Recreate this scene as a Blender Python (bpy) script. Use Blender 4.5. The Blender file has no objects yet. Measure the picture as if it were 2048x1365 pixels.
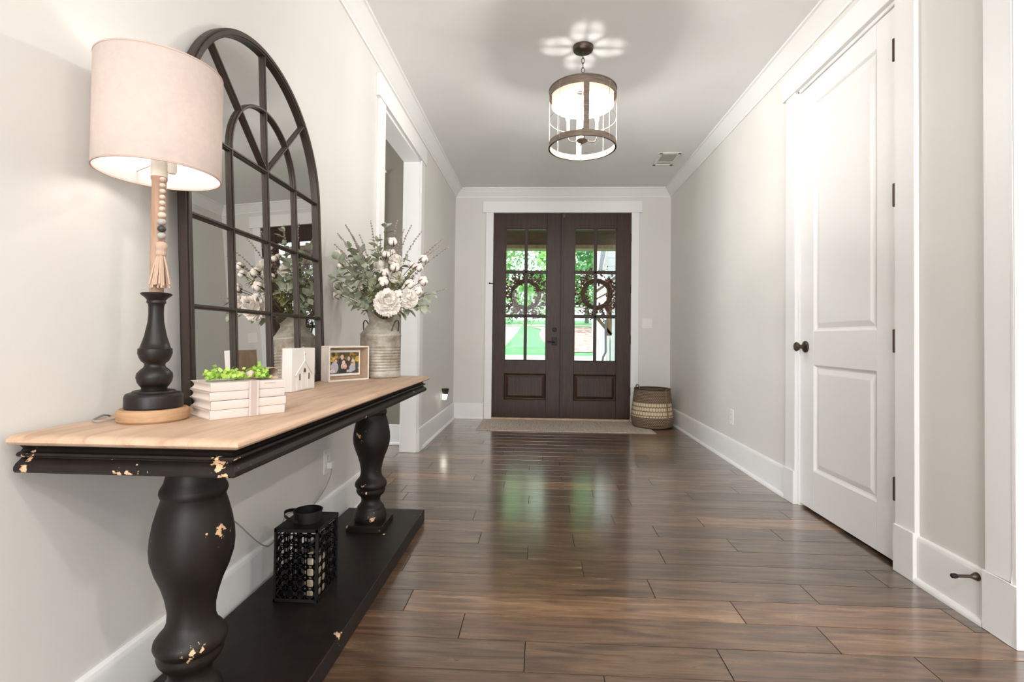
import bpy, bmesh, math, random
from mathutils import Vector, Matrix, noise

# ------------------------------------------------------------------ camera, light, exposure
scene = bpy.context.scene
COL = scene.collection
FPX, YAW, PITCH, ROLL, CAMZ = 998.957, 0.04843, 0.01672, 0.01139, 0.95293
PCX, PCY = 6.509, -21.566
D, H, HC = 5.9016, 2.7265, 2.628         # front wall, ceiling, crown bottom
XL, XR = -1.0148, 1.5222
WT = 0.13                                # wall thickness
def cam_axes():
    F = Vector((-math.sin(YAW)*math.cos(PITCH), math.cos(YAW)*math.cos(PITCH), math.sin(PITCH)))
    R = Vector((math.cos(YAW), math.sin(YAW), 0)); U = R.cross(F)
    return R*math.cos(ROLL)+U*math.sin(ROLL), U*math.cos(ROLL)-R*math.sin(ROLL), F
RR, UU, FF = cam_axes()
cam_d = bpy.data.cameras.new('camera'); cam = bpy.data.objects.new('camera', cam_d); COL.objects.link(cam)
M = Matrix((RR, UU, -FF)).transposed().to_4x4(); M.translation = Vector((0, 0, CAMZ)); cam.matrix_world = M
cam_d.sensor_fit = 'HORIZONTAL'; cam_d.sensor_width = 36; cam_d.lens = 36*FPX/2048
cam_d.shift_x = -PCX/2048; cam_d.shift_y = PCY/2048; cam_d.clip_start = .02; cam_d.clip_end = 300
scene.camera = cam
vs = scene.view_settings
vs.view_transform = 'Standard'; vs.look = 'None'; vs.gamma = 1; vs.use_curve_mapping = False
vs.exposure = 0.38
cy = scene.cycles
cy.use_denoising = True; cy.max_bounces = 10; cy.diffuse_bounces = 5; cy.glossy_bounces = 5
cy.transmission_bounces = 8; cy.transparent_max_bounces = 12; cy.sample_clamp_indirect = 6
cy.caustics_reflective = True; cy.caustics_refractive = False; cy.blur_glossy = .6

world = bpy.data.worlds.new('World'); scene.world = world; world.use_nodes = True
wn = world.node_tree.nodes; wl = world.node_tree.links
wn['Background'].inputs[0].default_value = (.93, .96, 1.0, 1); wn['Background'].inputs[1].default_value = 2.2

def light(name, kind, loc, energy, col=(1, 1, 1), size=None, target=None, sizey=None, **kw):
    l = bpy.data.lights.new(name, kind); l.energy = energy; l.color = col
    if kind == 'AREA':
        l.size = size; l.shape = 'RECTANGLE' if sizey else 'SQUARE'
        if sizey: l.size_y = sizey
    o = bpy.data.objects.new(name, l); COL.objects.link(o); o.location = loc
    if target is not None:
        o.rotation_euler = (Vector(target)-Vector(loc)).to_track_quat('-Z', 'Y').to_euler()
    for k, v in kw.items(): setattr(l, k, v)
    return o
light('sun', 'SUN', (0, 0, 20), 5.0, (1, .96, .88), target=(4.5, -1.0, 10.5), angle=.01)
# added area fill at the unseen rear windows, standing in for daylight
light('window_daylight', 'AREA', (3.3, -3.38, 1.55), 20, (.98, .985, 1.0), 1.5, (3.3, 0, 1.5), 1.7)
light('window_daylight', 'AREA', (-.1, -3.38, 1.55), 78, (.98, .985, 1.0), 1.5, (.15, 0, 1.5), 1.7)
light('window_daylight', 'AREA', (-4.12, 3.5, 1.5), 70, (.97, .985, 1.0), 1.1, (1.5, 4.1, 1.5), 1.7)  # added in the side hall to brighten the right wall, no window there
# added ceiling fill over the unseen room, no fixtures modelled
for lx, ly in ((0.3, -1.4), (2.4, -0.2), (2.4, -2.2)):
    light('downlight_lamp', 'AREA', (lx, ly, H-.02), 30, (1, .93, .86), .16, (lx, ly, 0))
# more added fill: ceiling bounce and side hall
# added upward area light, washes the ceiling as a bounced flash would
light('bounced_flash', 'AREA', (1.0, -1.3, 1.75), 48, (1, .99, .98), .35, (1.0, -1.1, H))
light('side_hall_lamp', 'POINT', (-2.9, 3.6, 2.2), 6, (1, .95, .88), shadow_soft_size=.12)  # added point fill for the side hall, no lamp stands there

# ------------------------------------------------------------------ materials
MATS = {}
class NT:
    def __init__(s, m): s.m = m; s.t = m.node_tree; s.n = s.t.nodes; s.l = s.t.links; s.b = s.n['Principled BSDF']
    def add(s, kind, **kw):
        n = s.n.new(kind)
        for k, v in kw.items():
            if k.startswith('i_'): n.inputs[k[2:].replace('_', ' ')].default_value = v
            else: setattr(n, k, v)
        return n
    def link(s, a, b): s.l.new(a, b)
    def ramp(s, src, stops):
        r = s.add('ShaderNodeValToRGB'); e = r.color_ramp.elements
        while len(e) < len(stops): e.new(.5)
        for k, (p, c) in enumerate(stops):
            e[k].position = p; e[k].color = (*c, 1) if len(c) == 3 else c
        s.link(src, r.inputs[0]); return r
    def coord(s, scale=(1, 1, 1), kind='Object', rot=(0, 0, 0)):
        c = s.add('ShaderNodeTexCoord'); mp = s.add('ShaderNodeMapping')
        mp.inputs['Scale'].default_value = scale; mp.inputs['Rotation'].default_value = rot
        s.link(c.outputs[kind], mp.inputs[0]); return mp.outputs[0]
    def noise(s, vec, scale=5, detail=3, rough=.5, dist=0):
        n = s.add('ShaderNodeTexNoise'); n.inputs['Scale'].default_value = scale
        n.inputs['Detail'].default_value = detail; n.inputs['Roughness'].default_value = rough
        n.inputs['Distortion'].default_value = dist
        if vec is not None: s.link(vec, n.inputs['Vector'])
        return n.outputs[0]
    def bump(s, src, strength=.2, dist=.002, prev=None):
        b = s.add('ShaderNodeBump'); b.inputs['Strength'].default_value = strength; b.inputs['Distance'].default_value = dist
        s.link(src, b.inputs['Height'])
        if prev: s.link(prev.outputs[0], b.inputs['Normal'])
        s.link(b.outputs[0], s.b.inputs['Normal']); return b
    def mix(s, fac, a, b, mode='MIX'):
        m = s.add('ShaderNodeMix', data_type='RGBA', blend_type=mode)
        for sock, v in ((m.inputs[0], fac), (m.inputs[6], a), (m.inputs[7], b)):
            if isinstance(v, (int, float)): sock.default_value = v
            elif isinstance(v, tuple): sock.default_value = (*v, 1)
            else: s.link(v, sock)
        return m.outputs[2]
    def math(s, op, a, b=0.0, clamp=False):
        m = s.add('ShaderNodeMath', operation=op, use_clamp=clamp)
        for k, v in enumerate((a, b)):
            if isinstance(v, (int, float)): m.inputs[k].default_value = v
            else: s.link(v, m.inputs[k])
        return m.outputs[0]
def mat(name, color=(.5, .5, .5), rough=.5, metal=0, **kw):
    m = bpy.data.materials.new(name); m.use_nodes = True; t = NT(m)
    t.b.inputs['Base Color'].default_value = (*color, 1); t.b.inputs['Roughness'].default_value = rough
    t.b.inputs['Metallic'].default_value = metal
    for k, v in kw.items(): t.b.inputs[k.replace('_', ' ')].default_value = v
    MATS[name] = m; return t
def paint(name, color, rough, scale=180, bs=.05, var=.03):
    t = mat(name, color, rough); v = t.coord()
    n = t.noise(v, 2.2, 2)
    c = t.ramp(n, ((.3, tuple(x*(1-var) for x in color)), (.7, color)))
    t.link(c.outputs[0], t.b.inputs['Base Color'])
    t.bump(t.noise(v, scale, 2), bs, .001); return t
paint('wall_paint', (.70, .69, .66), .62, 220, .12)
paint('ceiling_paint', (.82, .82, .815), .8, 200, .08)
paint('trim_paint', (.81, .812, .805), .48, 60, .03, .01)
paint('hall_paint', (.23, .215, .175), .7, 220, .1)  # paint darkened so the hall stays dim under its added lights
mat('emit_bulb', (1, .9, .8), .4, Emission_Color=(1, .95, .89, 1), Emission_Strength=800)
mat('emit_table_bulb', (1, .9, .8), .4, Emission_Color=(1, .95, .92, 1), Emission_Strength=20)
mat('emit_night', (1, .95, .9), .4, Emission_Color=(1, .93, .8, 1), Emission_Strength=5)
mat('clear_plastic', (.9, .92, .92), .1, Transmission_Weight=.8, IOR=1.4)

def wood_floor():
    t = mat('floor_wood', (.3, .2, .13), .3)
    at = t.add('ShaderNodeAttribute', attribute_name='plank')
    sep = t.add('ShaderNodeSeparateColor'); t.link(at.outputs['Color'], sep.inputs[0])
    tc = t.add('ShaderNodeTexCoord')
    off = t.add('ShaderNodeVectorMath', operation='MULTIPLY'); t.link(at.outputs['Color'], off.inputs[0]); off.inputs[1].default_value = (37, 23, 11)
    ad = t.add('ShaderNodeVectorMath', operation='ADD'); t.link(tc.outputs['Object'], ad.inputs[0]); t.link(off.outputs[0], ad.inputs[1])
    mp = t.add('ShaderNodeMapping'); mp.inputs['Scale'].default_value = (1.3, 13, 1); t.link(ad.outputs[0], mp.inputs[0])
    g1 = t.noise(mp.outputs[0], 2.2, 6, .62, .8)
    mp2 = t.add('ShaderNodeMapping'); mp2.inputs['Scale'].default_value = (3, 60, 1); t.link(ad.outputs[0], mp2.inputs[0])
    g2 = t.noise(mp2.outputs[0], 3, 3, .5)
    mp3 = t.add('ShaderNodeMapping'); mp3.inputs['Scale'].default_value = (2.2, 6.5, 1); t.link(ad.outputs[0], mp3.inputs[0])
    vor = t.add('ShaderNodeTexVoronoi', feature='F1'); vor.inputs['Scale'].default_value = 1.6; t.link(mp3.outputs[0], vor.inputs['Vector'])
    knot = t.ramp(vor.outputs['Distance'], ((.03, (1, 1, 1)), (.15, (0, 0, 0))))
    base = t.ramp(g1, ((.28, (.055, .032, .021)), (.44, (.135, .083, .052)), (.56, (.215, .138, .088)), (.74, (.34, .235, .160))))
    fine = t.mix(.35, base.outputs[0], t.ramp(g2, ((.3, (.35, .32, .30)), (.7, (1, 1, 1)))).outputs[0], 'MULTIPLY')
    kn = t.mix(t.math('MULTIPLY', knot.outputs[0], .75), fine, (.045, .028, .020))
    tone = t.ramp(sep.outputs[0], ((0, (.40, .34, .31)), (.35, (.58, .53, .49)), (.7, (.76, .69, .61)), (1, (1.24, 1.12, .97))))
    c = t.mix(1.0, kn, tone.outputs[0], 'MULTIPLY')
    hue = t.ramp(sep.outputs[1], ((0, (1.16, 1.01, .88)), (.5, (1.10, 1.03, .94)), (1, (1.03, 1.02, .97)))); c = t.mix(1.0, c, hue.outputs[0], 'MULTIPLY')
    t.link(c, t.b.inputs['Base Color'])
    rr = t.ramp(g1, ((.2, (.34,)*3), (.8, (.25,)*3))); t.link(rr.outputs[0], t.b.inputs['Roughness'])
    t.b.inputs['Coat Weight'].default_value = 1; t.b.inputs['Coat IOR'].default_value = 1.8; t.b.inputs['Coat Roughness'].default_value = .17
    mp4 = t.add('ShaderNodeMapping'); mp4.inputs['Scale'].default_value = (3, 22, 1); t.link(ad.outputs[0], mp4.inputs[0])
    scr = t.noise(mp4.outputs[0], 1.5, 2)
    b1 = t.bump(scr, .35, .0022); t.bump(g2, .18, .0007, b1)
wood_floor(); mat('groove_dark', (.02, .013, .009), .8)

def wood(name, stops, scale=(1, 1, 1), rot=(0, 0, 0), rough=.45, sc=3, bs=.15, seams=None, coat=0, dist=.8):
    t = mat(name, (.3, .2, .1), rough); v = t.coord(scale, 'Object', rot)
    g = t.noise(v, sc, 6, .6, dist); c = t.ramp(g, stops); out = c.outputs[0]
    if seams: out = seams(t, out)
    t.link(out, t.b.inputs['Base Color']); t.bump(g, bs, .001); t.b.inputs['Coat Weight'].default_value = coat
    return t
def top_seams(t, out):      # boards of the table top run along its length
    c = t.add('ShaderNodeTexCoord'); s = t.add('ShaderNodeSeparateXYZ'); t.link(c.outputs['Object'], s.inputs[0])
    m = t.math('FRACT', t.math('MULTIPLY', t.math('ADD', s.outputs[0], 2.0), 1/.112))
    r = t.ramp(m, ((0, (.86, .80, .76)), (.02, (1, 1, 1)))); return t.mix(1.0, out, r.outputs[0], 'MULTIPLY')
wood('table_top_wood', ((.25, (.38, .245, .165)), (.5, (.52, .36, .25)), (.75, (.61, .435, .315))), (9, 1.1, 9), rough=.5, seams=top_seams)
wood('door_wood', ((.3, (.018, .0065, .0036)), (.5, (.034, .0135, .0072)), (.72, (.062, .027, .0145))), (30, 30, 1.6), rough=.42, sc=3, bs=.12)
wood('disc_wood', ((.3, (.30, .17, .085)), (.7, (.50, .31, .17))), (3, 3, 30), rough=.55)
wood('rod_wood', ((.3, (.33, .20, .13)), (.7, (.50, .33, .23))), (20, 20, 2), rough=.6)
MATS['door_wood'].node_tree.nodes['Principled BSDF'].inputs['Specular IOR Level'].default_value = .32
wood('porch_wood', ((.3, (.045, .024, .010)), (.7, (.10, .055, .025))), (1, 8, 8), rough=.6)
wood('bracket_wood', ((.3, (.14, .085, .04)), (.7, (.24, .15, .08))), (8, 8, 2), rough=.6)
wood('sill_wood', ((.3, (.42, .29, .18)), (.7, (.58, .42, .29))), (2, 20, 2), rough=.5)
wood('frame_wood', ((.3, (.42, .30, .205)), (.7, (.56, .42, .30))), (3, 12, 12), rough=.55)
wood('frame_white', ((.3, (.66, .60, .53)), (.7, (.78, .73, .66))), (6, 6, 6), rough=.55)

def chipped(name, base, pts, light_=(.52, .34, .20), rough=.46, amount=.70):
    """painted wood rubbed through to bare wood near the given points and in stray specks"""
    t = mat(name, base, rough); v = t.coord()
    geo = t.add('ShaderNodeNewGeometry')
    near = None
    for p, rad in pts:
        dn = t.add('ShaderNodeVectorMath', operation='DISTANCE'); t.link(geo.outputs['Position'], dn.inputs[0]); dn.inputs[1].default_value = p
        k = t.math('SUBTRACT', 1.0, t.math('DIVIDE', dn.outputs['Value'], rad), True)
        near = k if near is None else t.math('MAXIMUM', near, k)
    n = t.noise(v, 38, 3, .6); n2 = t.noise(v, 95, 2, .5)
    val = t.math('ADD', t.math('MULTIPLY', n, .7), t.math('MULTIPLY', n2, .3))
    if near is not None: val = t.math('ADD', val, t.math('MULTIPLY', near, .225))
    mask = t.ramp(val, ((amount-.012, (0, 0, 0)), (amount+.012, (1, 1, 1))))
    dk = t.ramp(t.noise(t.coord((5, 5, 1)), 6, 4), ((.3, tuple(x*.7 for x in base)), (.7, tuple(x*1.35 for x in base))))
    lt = t.ramp(n2, ((.3, light_), (.7, tuple(min(1, x*1.4) for x in light_))))
    t.link(t.mix(mask.outputs[0], dk.outputs[0], lt.outputs[0]), t.b.inputs['Base Color'])
    t.b.inputs['Specular IOR Level'].default_value = .3
    t.bump(t.noise(t.coord((4, 4, 1)), 30, 3), .15, .001); return t

mat('mirror_glass', (.80, .79, .77), .005, 1.0)
t = mat('mirror_metal', (.040, .028, .021), .45, .3); t.bump(t.noise(t.coord(), 60, 2), .1, .001)
t = mat('black_metal', (.012, .011, .011), .5, .4); t.bump(t.noise(t.coord(), 90, 2), .1, .001)
t = mat('bronze', (.085, .060, .045), .38, .7); t.bump(t.noise(t.coord(), 70, 2), .1, .001)
t = mat('pendant_metal', (.20, .155, .12), .55, .35)
r = t.ramp(t.noise(t.coord((1, 1, 8)), 18, 4), ((.3, (.13, .10, .08)), (.7, (.25, .20, .155)))); t.link(r.outputs[0], t.b.inputs['Base Color'])
mat('pendant_wire', (.5, .42, .34), .4, .6)
mat('candle_white', (.85, .82, .75), .5)
def linen(name, c, trans=.5, scale=900, emis=None):
    m = bpy.data.materials.new(name); m.use_nodes = True; t = NT(m); MATS[name] = m
    v = t.coord((1, 1, 1)); n = t.noise(v, 60, 4, .7)
    w1 = t.add('ShaderNodeTexWave', wave_type='BANDS', bands_direction='Z'); w1.inputs['Scale'].default_value = 260; w1.inputs['Distortion'].default_value = 1.5
    t.link(v, w1.inputs[0])
    fac = t.math('ADD', t.math('MULTIPLY', n, .7), t.math('MULTIPLY', w1.outputs[1], .3))
    r = t.ramp(fac, ((.25, tuple(x*.84 for x in c)), (.75, c)))
    dif = t.add('ShaderNodeBsdfDiffuse'); tr = t.add('ShaderNodeBsdfTranslucent'); mx = t.add('ShaderNodeMixShader')
    t.link(r.outputs[0], dif.inputs[0]); t.link(r.outputs[0], tr.inputs[0]); mx.inputs[0].default_value = trans
    t.link(dif.outputs[0], mx.inputs[1]); t.link(tr.outputs[0], mx.inputs[2])
    t.link(mx.outputs[0], t.n['Material Output'].inputs[0]); return t
linen('shade_linen', (.66, .575, .525), .30)
linen('shade_lining', (.88, .85, .81), .36)
linen('pendant_linen', (.42, .36, .29), .12)
mat('shade_trim', (.50, .38, .32), .8)
t = mat('tassel_twine', (.50, .36, .27), .9); t.bump(t.noise(t.coord((60, 60, 6)), 8, 2), .6, .003)
mat('bead_wood', (.62, .50, .40), .6); mat('bead_gray', (.38, .36, .34), .5); mat('bead_dark', (.035, .03, .03), .4)
t = mat('book_cover', (.60, .525, .475), .7); t.bump(t.noise(t.coord(), 300, 2), .1, .001)
t = mat('book_pages', (.80, .69, .60), .9)
w = t.add('ShaderNodeTexWave', bands_direction='Z'); w.inputs['Scale'].default_value = 420; w.inputs['Distortion'].default_value = .6; t.link(t.coord(), w.inputs[0]); t.bump(w.outputs[1], .4, .001)
t = mat('ribbon_cloth', (.44, .365, .325), .85); t.bump(t.noise(t.coord(), 500, 2), .2, .001)
mat('ribbon_edge', (.56, .50, .46), .85); mat('faint_print', (.42, .38, .36), .8)
t = mat('sprig_green', (.34, .56, .07), .6); r = t.ramp(t.noise(t.coord(), 40, 2), ((.3, (.16, .36, .03)), (.7, (.50, .70, .13)))); t.link(r.outputs[0], t.b.inputs['Base Color'])
paint('block_white', (.80, .775, .74), .55, 160, .2, .06); mat('hole_dark', (.10, .06, .04), .8)
def galvanized():
    t = mat('galvanized', (.4, .4, .38), .5, .35); v = t.coord()
    n = t.noise(v, 16, 5, .65); n2 = t.noise(t.coord((1, 1, 3)), 45, 3)
    r = t.ramp(n, ((.28, (.20, .155, .105)), (.45, (.38, .34, .27)), (.6, (.50, .48, .42)), (.78, (.60, .62, .60))))
    t.link(t.mix(.3, r.outputs[0], t.ramp(n2, ((.3, (.5, .48, .45)), (.7, (1, 1, 1)))).outputs[0], 'MULTIPLY'), t.b.inputs['Base Color'])
    t.bump(n2, .3, .001)
galvanized()
def leafm(name, a, b, tr=.0):
    t = mat(name, a, .65); oi = t.add('ShaderNodeObjectInfo')
    r = t.ramp(t.noise(t.coord(), 30, 3), ((.3, a), (.7, b))); t.link(r.outputs[0], t.b.inputs['Base Color'])
    if tr: t.b.inputs['Transmission Weight'].default_value = 0
    return t
leafm('leaf_sage', (.22, .26, .15), (.50, .54, .43)); leafm('leaf_moss', (.19, .21, .06), (.36, .38, .15))
leafm('stem_green', (.16, .15, .06), (.30, .27, .13)); leafm('lavender_bud', (.22, .165, .165), (.44, .35, .35))
leafm('petal_white', (.88, .83, .76), (.95, .92, .87)); leafm('cotton_white', (.80, .72, .64), (.90, .85, .79)); leafm('husk_brown', (.07, .035, .025), (.14, .07, .045))
mat('wire_cord', (.30, .28, .26), .5)
mat('cover_plate', (.80, .79, .76), .35); mat('slot_dark', (.12, .11, .10), .6)
mat('vent_gray', (.55, .54, .52), .7); mat('night_black', (.03, .028, .025), .5)
t = mat('rug', (.4, .33, .27), .95); v = t.coord((60, 2.5, 1)); n = t.noise(v, 2.0, 4, .6)
r = t.ramp(n, ((.25, (.30, .235, .19)), (.5, (.52, .44, .375)), (.75, (.66, .58, .50)))); t.link(r.outputs[0], t.b.inputs['Base Color'])
t.bump(t.noise(t.coord((100, 20, 1)), 6, 2), .5, .003)
def basketm(name, c1, c2, nx, nz, dark):
    t = mat(name, c1, .8); uv = t.add('ShaderNodeUVMap'); mp = t.add('ShaderNodeMapping'); mp.inputs['Scale'].default_value = (nx, nz, 1); t.link(uv.outputs[0], mp.inputs[0])
    s = t.add('ShaderNodeSeparateXYZ'); t.link(mp.outputs[0], s.inputs[0])
    row = t.math('FLOOR', s.outputs[1]); sh = t.math('MULTIPLY', t.math('MODULO', row, 2.0), .5)
    fx = t.math('FRACT', t.math('ADD', s.outputs[0], sh)); fz = t.math('FRACT', s.outputs[1])
    bx = t.math('SINE', t.math('MULTIPLY', fx, math.pi)); bz = t.math('SINE', t.math('MULTIPLY', fz, math.pi))
    hgt = t.math('MULTIPLY', t.math('POWER', bx, .5), t.math('POWER', bz, .6))
    r = t.ramp(hgt, ((.12, dark), (.5, c1), (.95, c2))); t.link(r.outputs[0], t.b.inputs['Base Color'])
    t.bump(hgt, .9, .004)
basketm('basket_brown', (.17, .115, .07), (.31, .23, .15), 64, 26, (.03, .02, .012))
basketm('basket_cream', (.52, .43, .28), (.68, .58, .41), 46, 9, (.10, .07, .04))
mat('leather_tan', (.24, .15, .075), .6)
mat('twig', (.085, .040, .022), .9); mat('berry_red', (.16, .02, .028), .5); mat('wreath_leaf', (.10, .035, .022), .8)
def glassm():
    m = bpy.data.materials.new('pane_glass'); m.use_nodes = True; t = NT(m); MATS['pane_glass'] = m
    tr = t.add('ShaderNodeBsdfTransparent'); gl = t.add('ShaderNodeBsdfGlossy'); gl.inputs['Roughness'].default_value = .02
    mx = t.add('ShaderNodeMixShader'); fr = t.add('ShaderNodeFresnel'); fr.inputs[0].default_value = 1.45
    t.link(t.math('MULTIPLY', fr.outputs[0], .2), mx.inputs[0])
    tr.inputs[0].default_value = (.97, .985, .98, 1)
    t.link(tr.outputs[0], mx.inputs[1]); t.link(gl.outputs[0], mx.inputs[2]); t.link(mx.outputs[0], t.n['Material Output'].inputs[0])
glassm()
t = mat('grass', (.06, .20, .05), .9); r = t.ramp(t.noise(t.coord((1, .4, 1)), 1.1, 5, .7), ((.3, (.035, .19, .06)), (.55, (.06, .30, .09)), (.75, (.20, .42, .12)))); t.link(r.outputs[0], t.b.inputs['Base Color'])
t = mat('asphalt', (.36, .40, .48), .8); t.bump(t.noise(t.coord(), 30, 3), .2, .01)
t = mat('concrete', (.62, .58, .52), .8)
t = mat('mulch', (.30, .20, .17), .95); r = t.ramp(t.noise(t.coord((1, .5, 1)), 3, 6, .7), ((.3, (.17, .11, .11)), (.6, (.38, .27, .24)), (.75, (.75, .60, .52)))); t.link(r.outputs[0], t.b.inputs['Base Color'])
def tree_leaf(name, a, b):
    m = bpy.data.materials.new(name); m.use_nodes = True; t = NT(m); MATS[name] = m
    r = t.ramp(t.noise(t.coord(), .9, 4, .7), ((.3, a), (.7, b)))
    dif = t.add('ShaderNodeBsdfDiffuse'); tr = t.add('ShaderNodeBsdfTranslucent'); mx = t.add('ShaderNodeMixShader'); mx.inputs[0].default_value = .5
    t.link(r.outputs[0], dif.inputs[0]); t.link(r.outputs[0], tr.inputs[0]); t.link(dif.outputs[0], mx.inputs[1]); t.link(tr.outputs[0], mx.inputs[2])
    t.link(mx.outputs[0], t.n['Material Output'].inputs[0])
tree_leaf('tree_green', (.12, .40, .10), (.42, .66, .26)); tree_leaf('tree_deep', (.08, .27, .13), (.22, .48, .24))
t = mat('bark', (.22, .20, .20), .9); t.bump(t.noise(t.coord((3, 3, .6)), 5, 4), .6, .02)
t = mat('siding', (.74, .76, .80), .6)
mat('downspout', (.12, .13, .15), .5); mat('roof_gray', (.34, .37, .45), .8)
def chipfree(name, c, rough): t = mat(name, c, rough); t.bump(t.noise(t.coord((5, 5, 1)), 40, 3), .12, .001)
chipfree('lamp_black', (.0095, .0065, .005), .42); MATS['lamp_black'].node_tree.nodes['Principled BSDF'].inputs['Specular IOR Level'].default_value = .35; 
t = mat('wax', (.72, .60, .42), .5)

# ------------------------------------------------------------------ mesh builder
def wloc(o):
    v = Vector((0, 0, 0))
    while o is not None: v = v+o.location; o = o.parent
    return v
class MB:
    def __init__(s): s.v = []; s.f = []; s.m = []; s.cm = 0
    def add(s, vs_, fs):
        b = len(s.v); s.v += [Vector(p) for p in vs_]; s.f += [tuple(i+b for i in f) for f in fs]; s.m += [s.cm]*len(fs); return s
    def box(s, x0, x1, y0, y1, z0, z1):
        return s.add([(x0,y0,z0),(x1,y0,z0),(x1,y1,z0),(x0,y1,z0),(x0,y0,z1),(x1,y0,z1),(x1,y1,z1),(x0,y1,z1)],
                     [(0,3,2,1),(4,5,6,7),(0,1,5,4),(1,2,6,5),(2,3,7,6),(3,0,4,7)])
    def obox(s, c, ax, ay, az):      # centre and three half-axis vectors
        c = Vector(c); ax, ay, az = Vector(ax), Vector(ay), Vector(az); P = []
        for k in (-1, 1):
            for i, j in ((-1,-1),(1,-1),(1,1),(-1,1)): P.append(c+ax*i+ay*j+az*k)
        return s.add(P, [(0,3,2,1),(4,5,6,7),(0,1,5,4),(1,2,6,5),(2,3,7,6),(3,0,4,7)])
    def loft(s, loops, closed=True, cap=True):
        n = len(loops[0]); P = [p for l in loops for p in l]; F = []
        for k in range(len(loops)-1):
            for i in range(n if closed else n-1):
                j = (i+1) % n; F.append((k*n+i, k*n+j, (k+1)*n+j, (k+1)*n+i))
        if cap and closed: F.append(tuple(range(n))[::-1]); F.append(tuple((len(loops)-1)*n+i for i in range(n)))
        return s.add(P, F)
    def lathe(s, prof, c=(0, 0, 0), n=32, cap=True):    # prof: (z, r)
        L = []
        for z, r in prof: L.append([(c[0]+r*math.cos(2*math.pi*i/n), c[1]+r*math.sin(2*math.pi*i/n), c[2]+z) for i in range(n)])
        return s.loft(L, True, cap)
    def tube(s, path, r, n=8, closed=False, cap=True):
        P = [Vector(p) for p in path]; L = []; N = len(P); up = None
        for k in range(N):
            if closed: d = P[(k+1) % N]-P[k-1]
            else: d = P[min(k+1, N-1)]-P[max(k-1, 0)]
            d = d.normalized() if d.length > 1e-9 else Vector((0, 0, 1))
            if up is None: up = Vector((0, 0, 1)) if abs(d.z) < .9 else Vector((1, 0, 0))
            a = d.cross(up); a = a.normalized() if a.length > 1e-6 else d.orthogonal().normalized(); b = a.cross(d).normalized(); up = b
            rr = r[k] if isinstance(r, (list, tuple)) else r
            L.append([P[k]+(a*math.cos(2*math.pi*i/n)+b*math.sin(2*math.pi*i/n))*rr for i in range(n)])
        if closed: L.append(L[0]); return s.loft(L, True, False)
        return s.loft(L, True, cap)
    def rod(s, a, b, r, n=8): return s.tube([a, b], r, n)
    def ball(s, c, r, n=10, m=7, sc=(1, 1, 1)):
        prof = [(-math.cos(math.pi*k/m), max(.02, math.sin(math.pi*k/m))) for k in range(m+1)]; L = []
        for z, q in prof: L.append([(c[0]+sc[0]*r*q*math.cos(2*math.pi*i/n), c[1]+sc[1]*r*q*math.sin(2*math.pi*i/n), c[2]+sc[2]*r*z) for i in range(n)])
        return s.loft(L)
    def bar(s, a, b, nrm, w, t):      # flat bar from a to b, width w in plane, thickness t along nrm
        a, b, nrm = Vector(a), Vector(b), Vector(nrm).normalized(); d = b-a; side = nrm.cross(d).normalized()
        return s.obox((a+b)/2, d/2, side*w/2, nrm*t/2)
    def band(s, c, r0, r1, z0, z1, n=48):    # ring with rectangular section
        L = []
        for i in range(n+1):
            a = 2*math.pi*i/n; cx, sx = math.cos(a), math.sin(a)
            L.append([(c[0]+r0*cx, c[1]+r0*sx, c[2]+z0), (c[0]+r1*cx, c[1]+r1*sx, c[2]+z0), (c[0]+r1*cx, c[1]+r1*sx, c[2]+z1), (c[0]+r0*cx, c[1]+r0*sx, c[2]+z1)])
        return s.loft(L, True, False)
    def xform(s, mtx): s.v = [mtx @ p for p in s.v]; return s
    def build(s, name, m, parent=None, smooth=False, bevel=0, seg=2, world=True, sub=0, merge=True, label=None, uv=None, recalc=True):
        me = bpy.data.meshes.new(name); off = wloc(parent) if (parent and world) else Vector((0, 0, 0))
        me.from_pydata([p-off for p in s.v], [], s.f)
        mats = m if isinstance(m, (list, tuple)) else [m]
        for q in mats: me.materials.append(MATS[q])
        for k, p in enumerate(me.polygons): p.material_index = s.m[k]
        if uv:
            l = me.uv_layers.new(name='UVMap')
            for lp in me.loops: l.data[lp.index].uv = uv[lp.vertex_index]
        if merge or recalc:
            bm = bmesh.new(); bm.from_mesh(me)
            if merge and not uv: bmesh.ops.remove_doubles(bm, verts=bm.verts, dist=1e-6)
            if recalc: bmesh.ops.recalc_face_normals(bm, faces=bm.faces)
            bm.to_mesh(me); bm.free()
        if smooth:
            me.polygons.foreach_set('use_smooth', [True]*len(me.polygons))
            try: me.set_sharp_from_angle(angle=math.radians(smooth if smooth is not True else 40))
            except Exception: pass
        o = bpy.data.objects.new(name, me); COL.objects.link(o)
        if parent: o.parent = parent
        if bevel:
            b = o.modifiers.new('bevel', 'BEVEL'); b.width = bevel; b.segments = seg; b.limit_method = 'ANGLE'; b.angle_limit = math.radians(40)
            b.harden_normals = False
        if sub: ss = o.modifiers.new('sub', 'SUBSURF'); ss.levels = sub; ss.render_levels = sub
        if label: o['label'] = label
        return o
def tag(o, label=None, cat=None, group=None, kind=None):
    if label: o['label'] = label
    if cat: o['category'] = cat
    if group: o['group'] = group
    if kind: o['kind'] = kind
    return o
def thing(name, label, cat, loc=(0, 0, 0), group=None, kind=None):
    o = bpy.data.objects.new(name, None); COL.objects.link(o); o.location = loc; o.empty_display_size = .05
    return tag(o, label, cat, group, kind)
def struct(o, label=None): o['kind'] = 'structure'; return tag(o, label)
def copy_tree(o, loc=None, rotz=0, parent=None):
    c = o.copy(); COL.objects.link(c); c.parent = parent
    if loc is not None: c.location = loc; c.rotation_euler = (0, 0, rotz)
    for ch in list(o.children): copy_tree(ch, parent=c)
    return c
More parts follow.
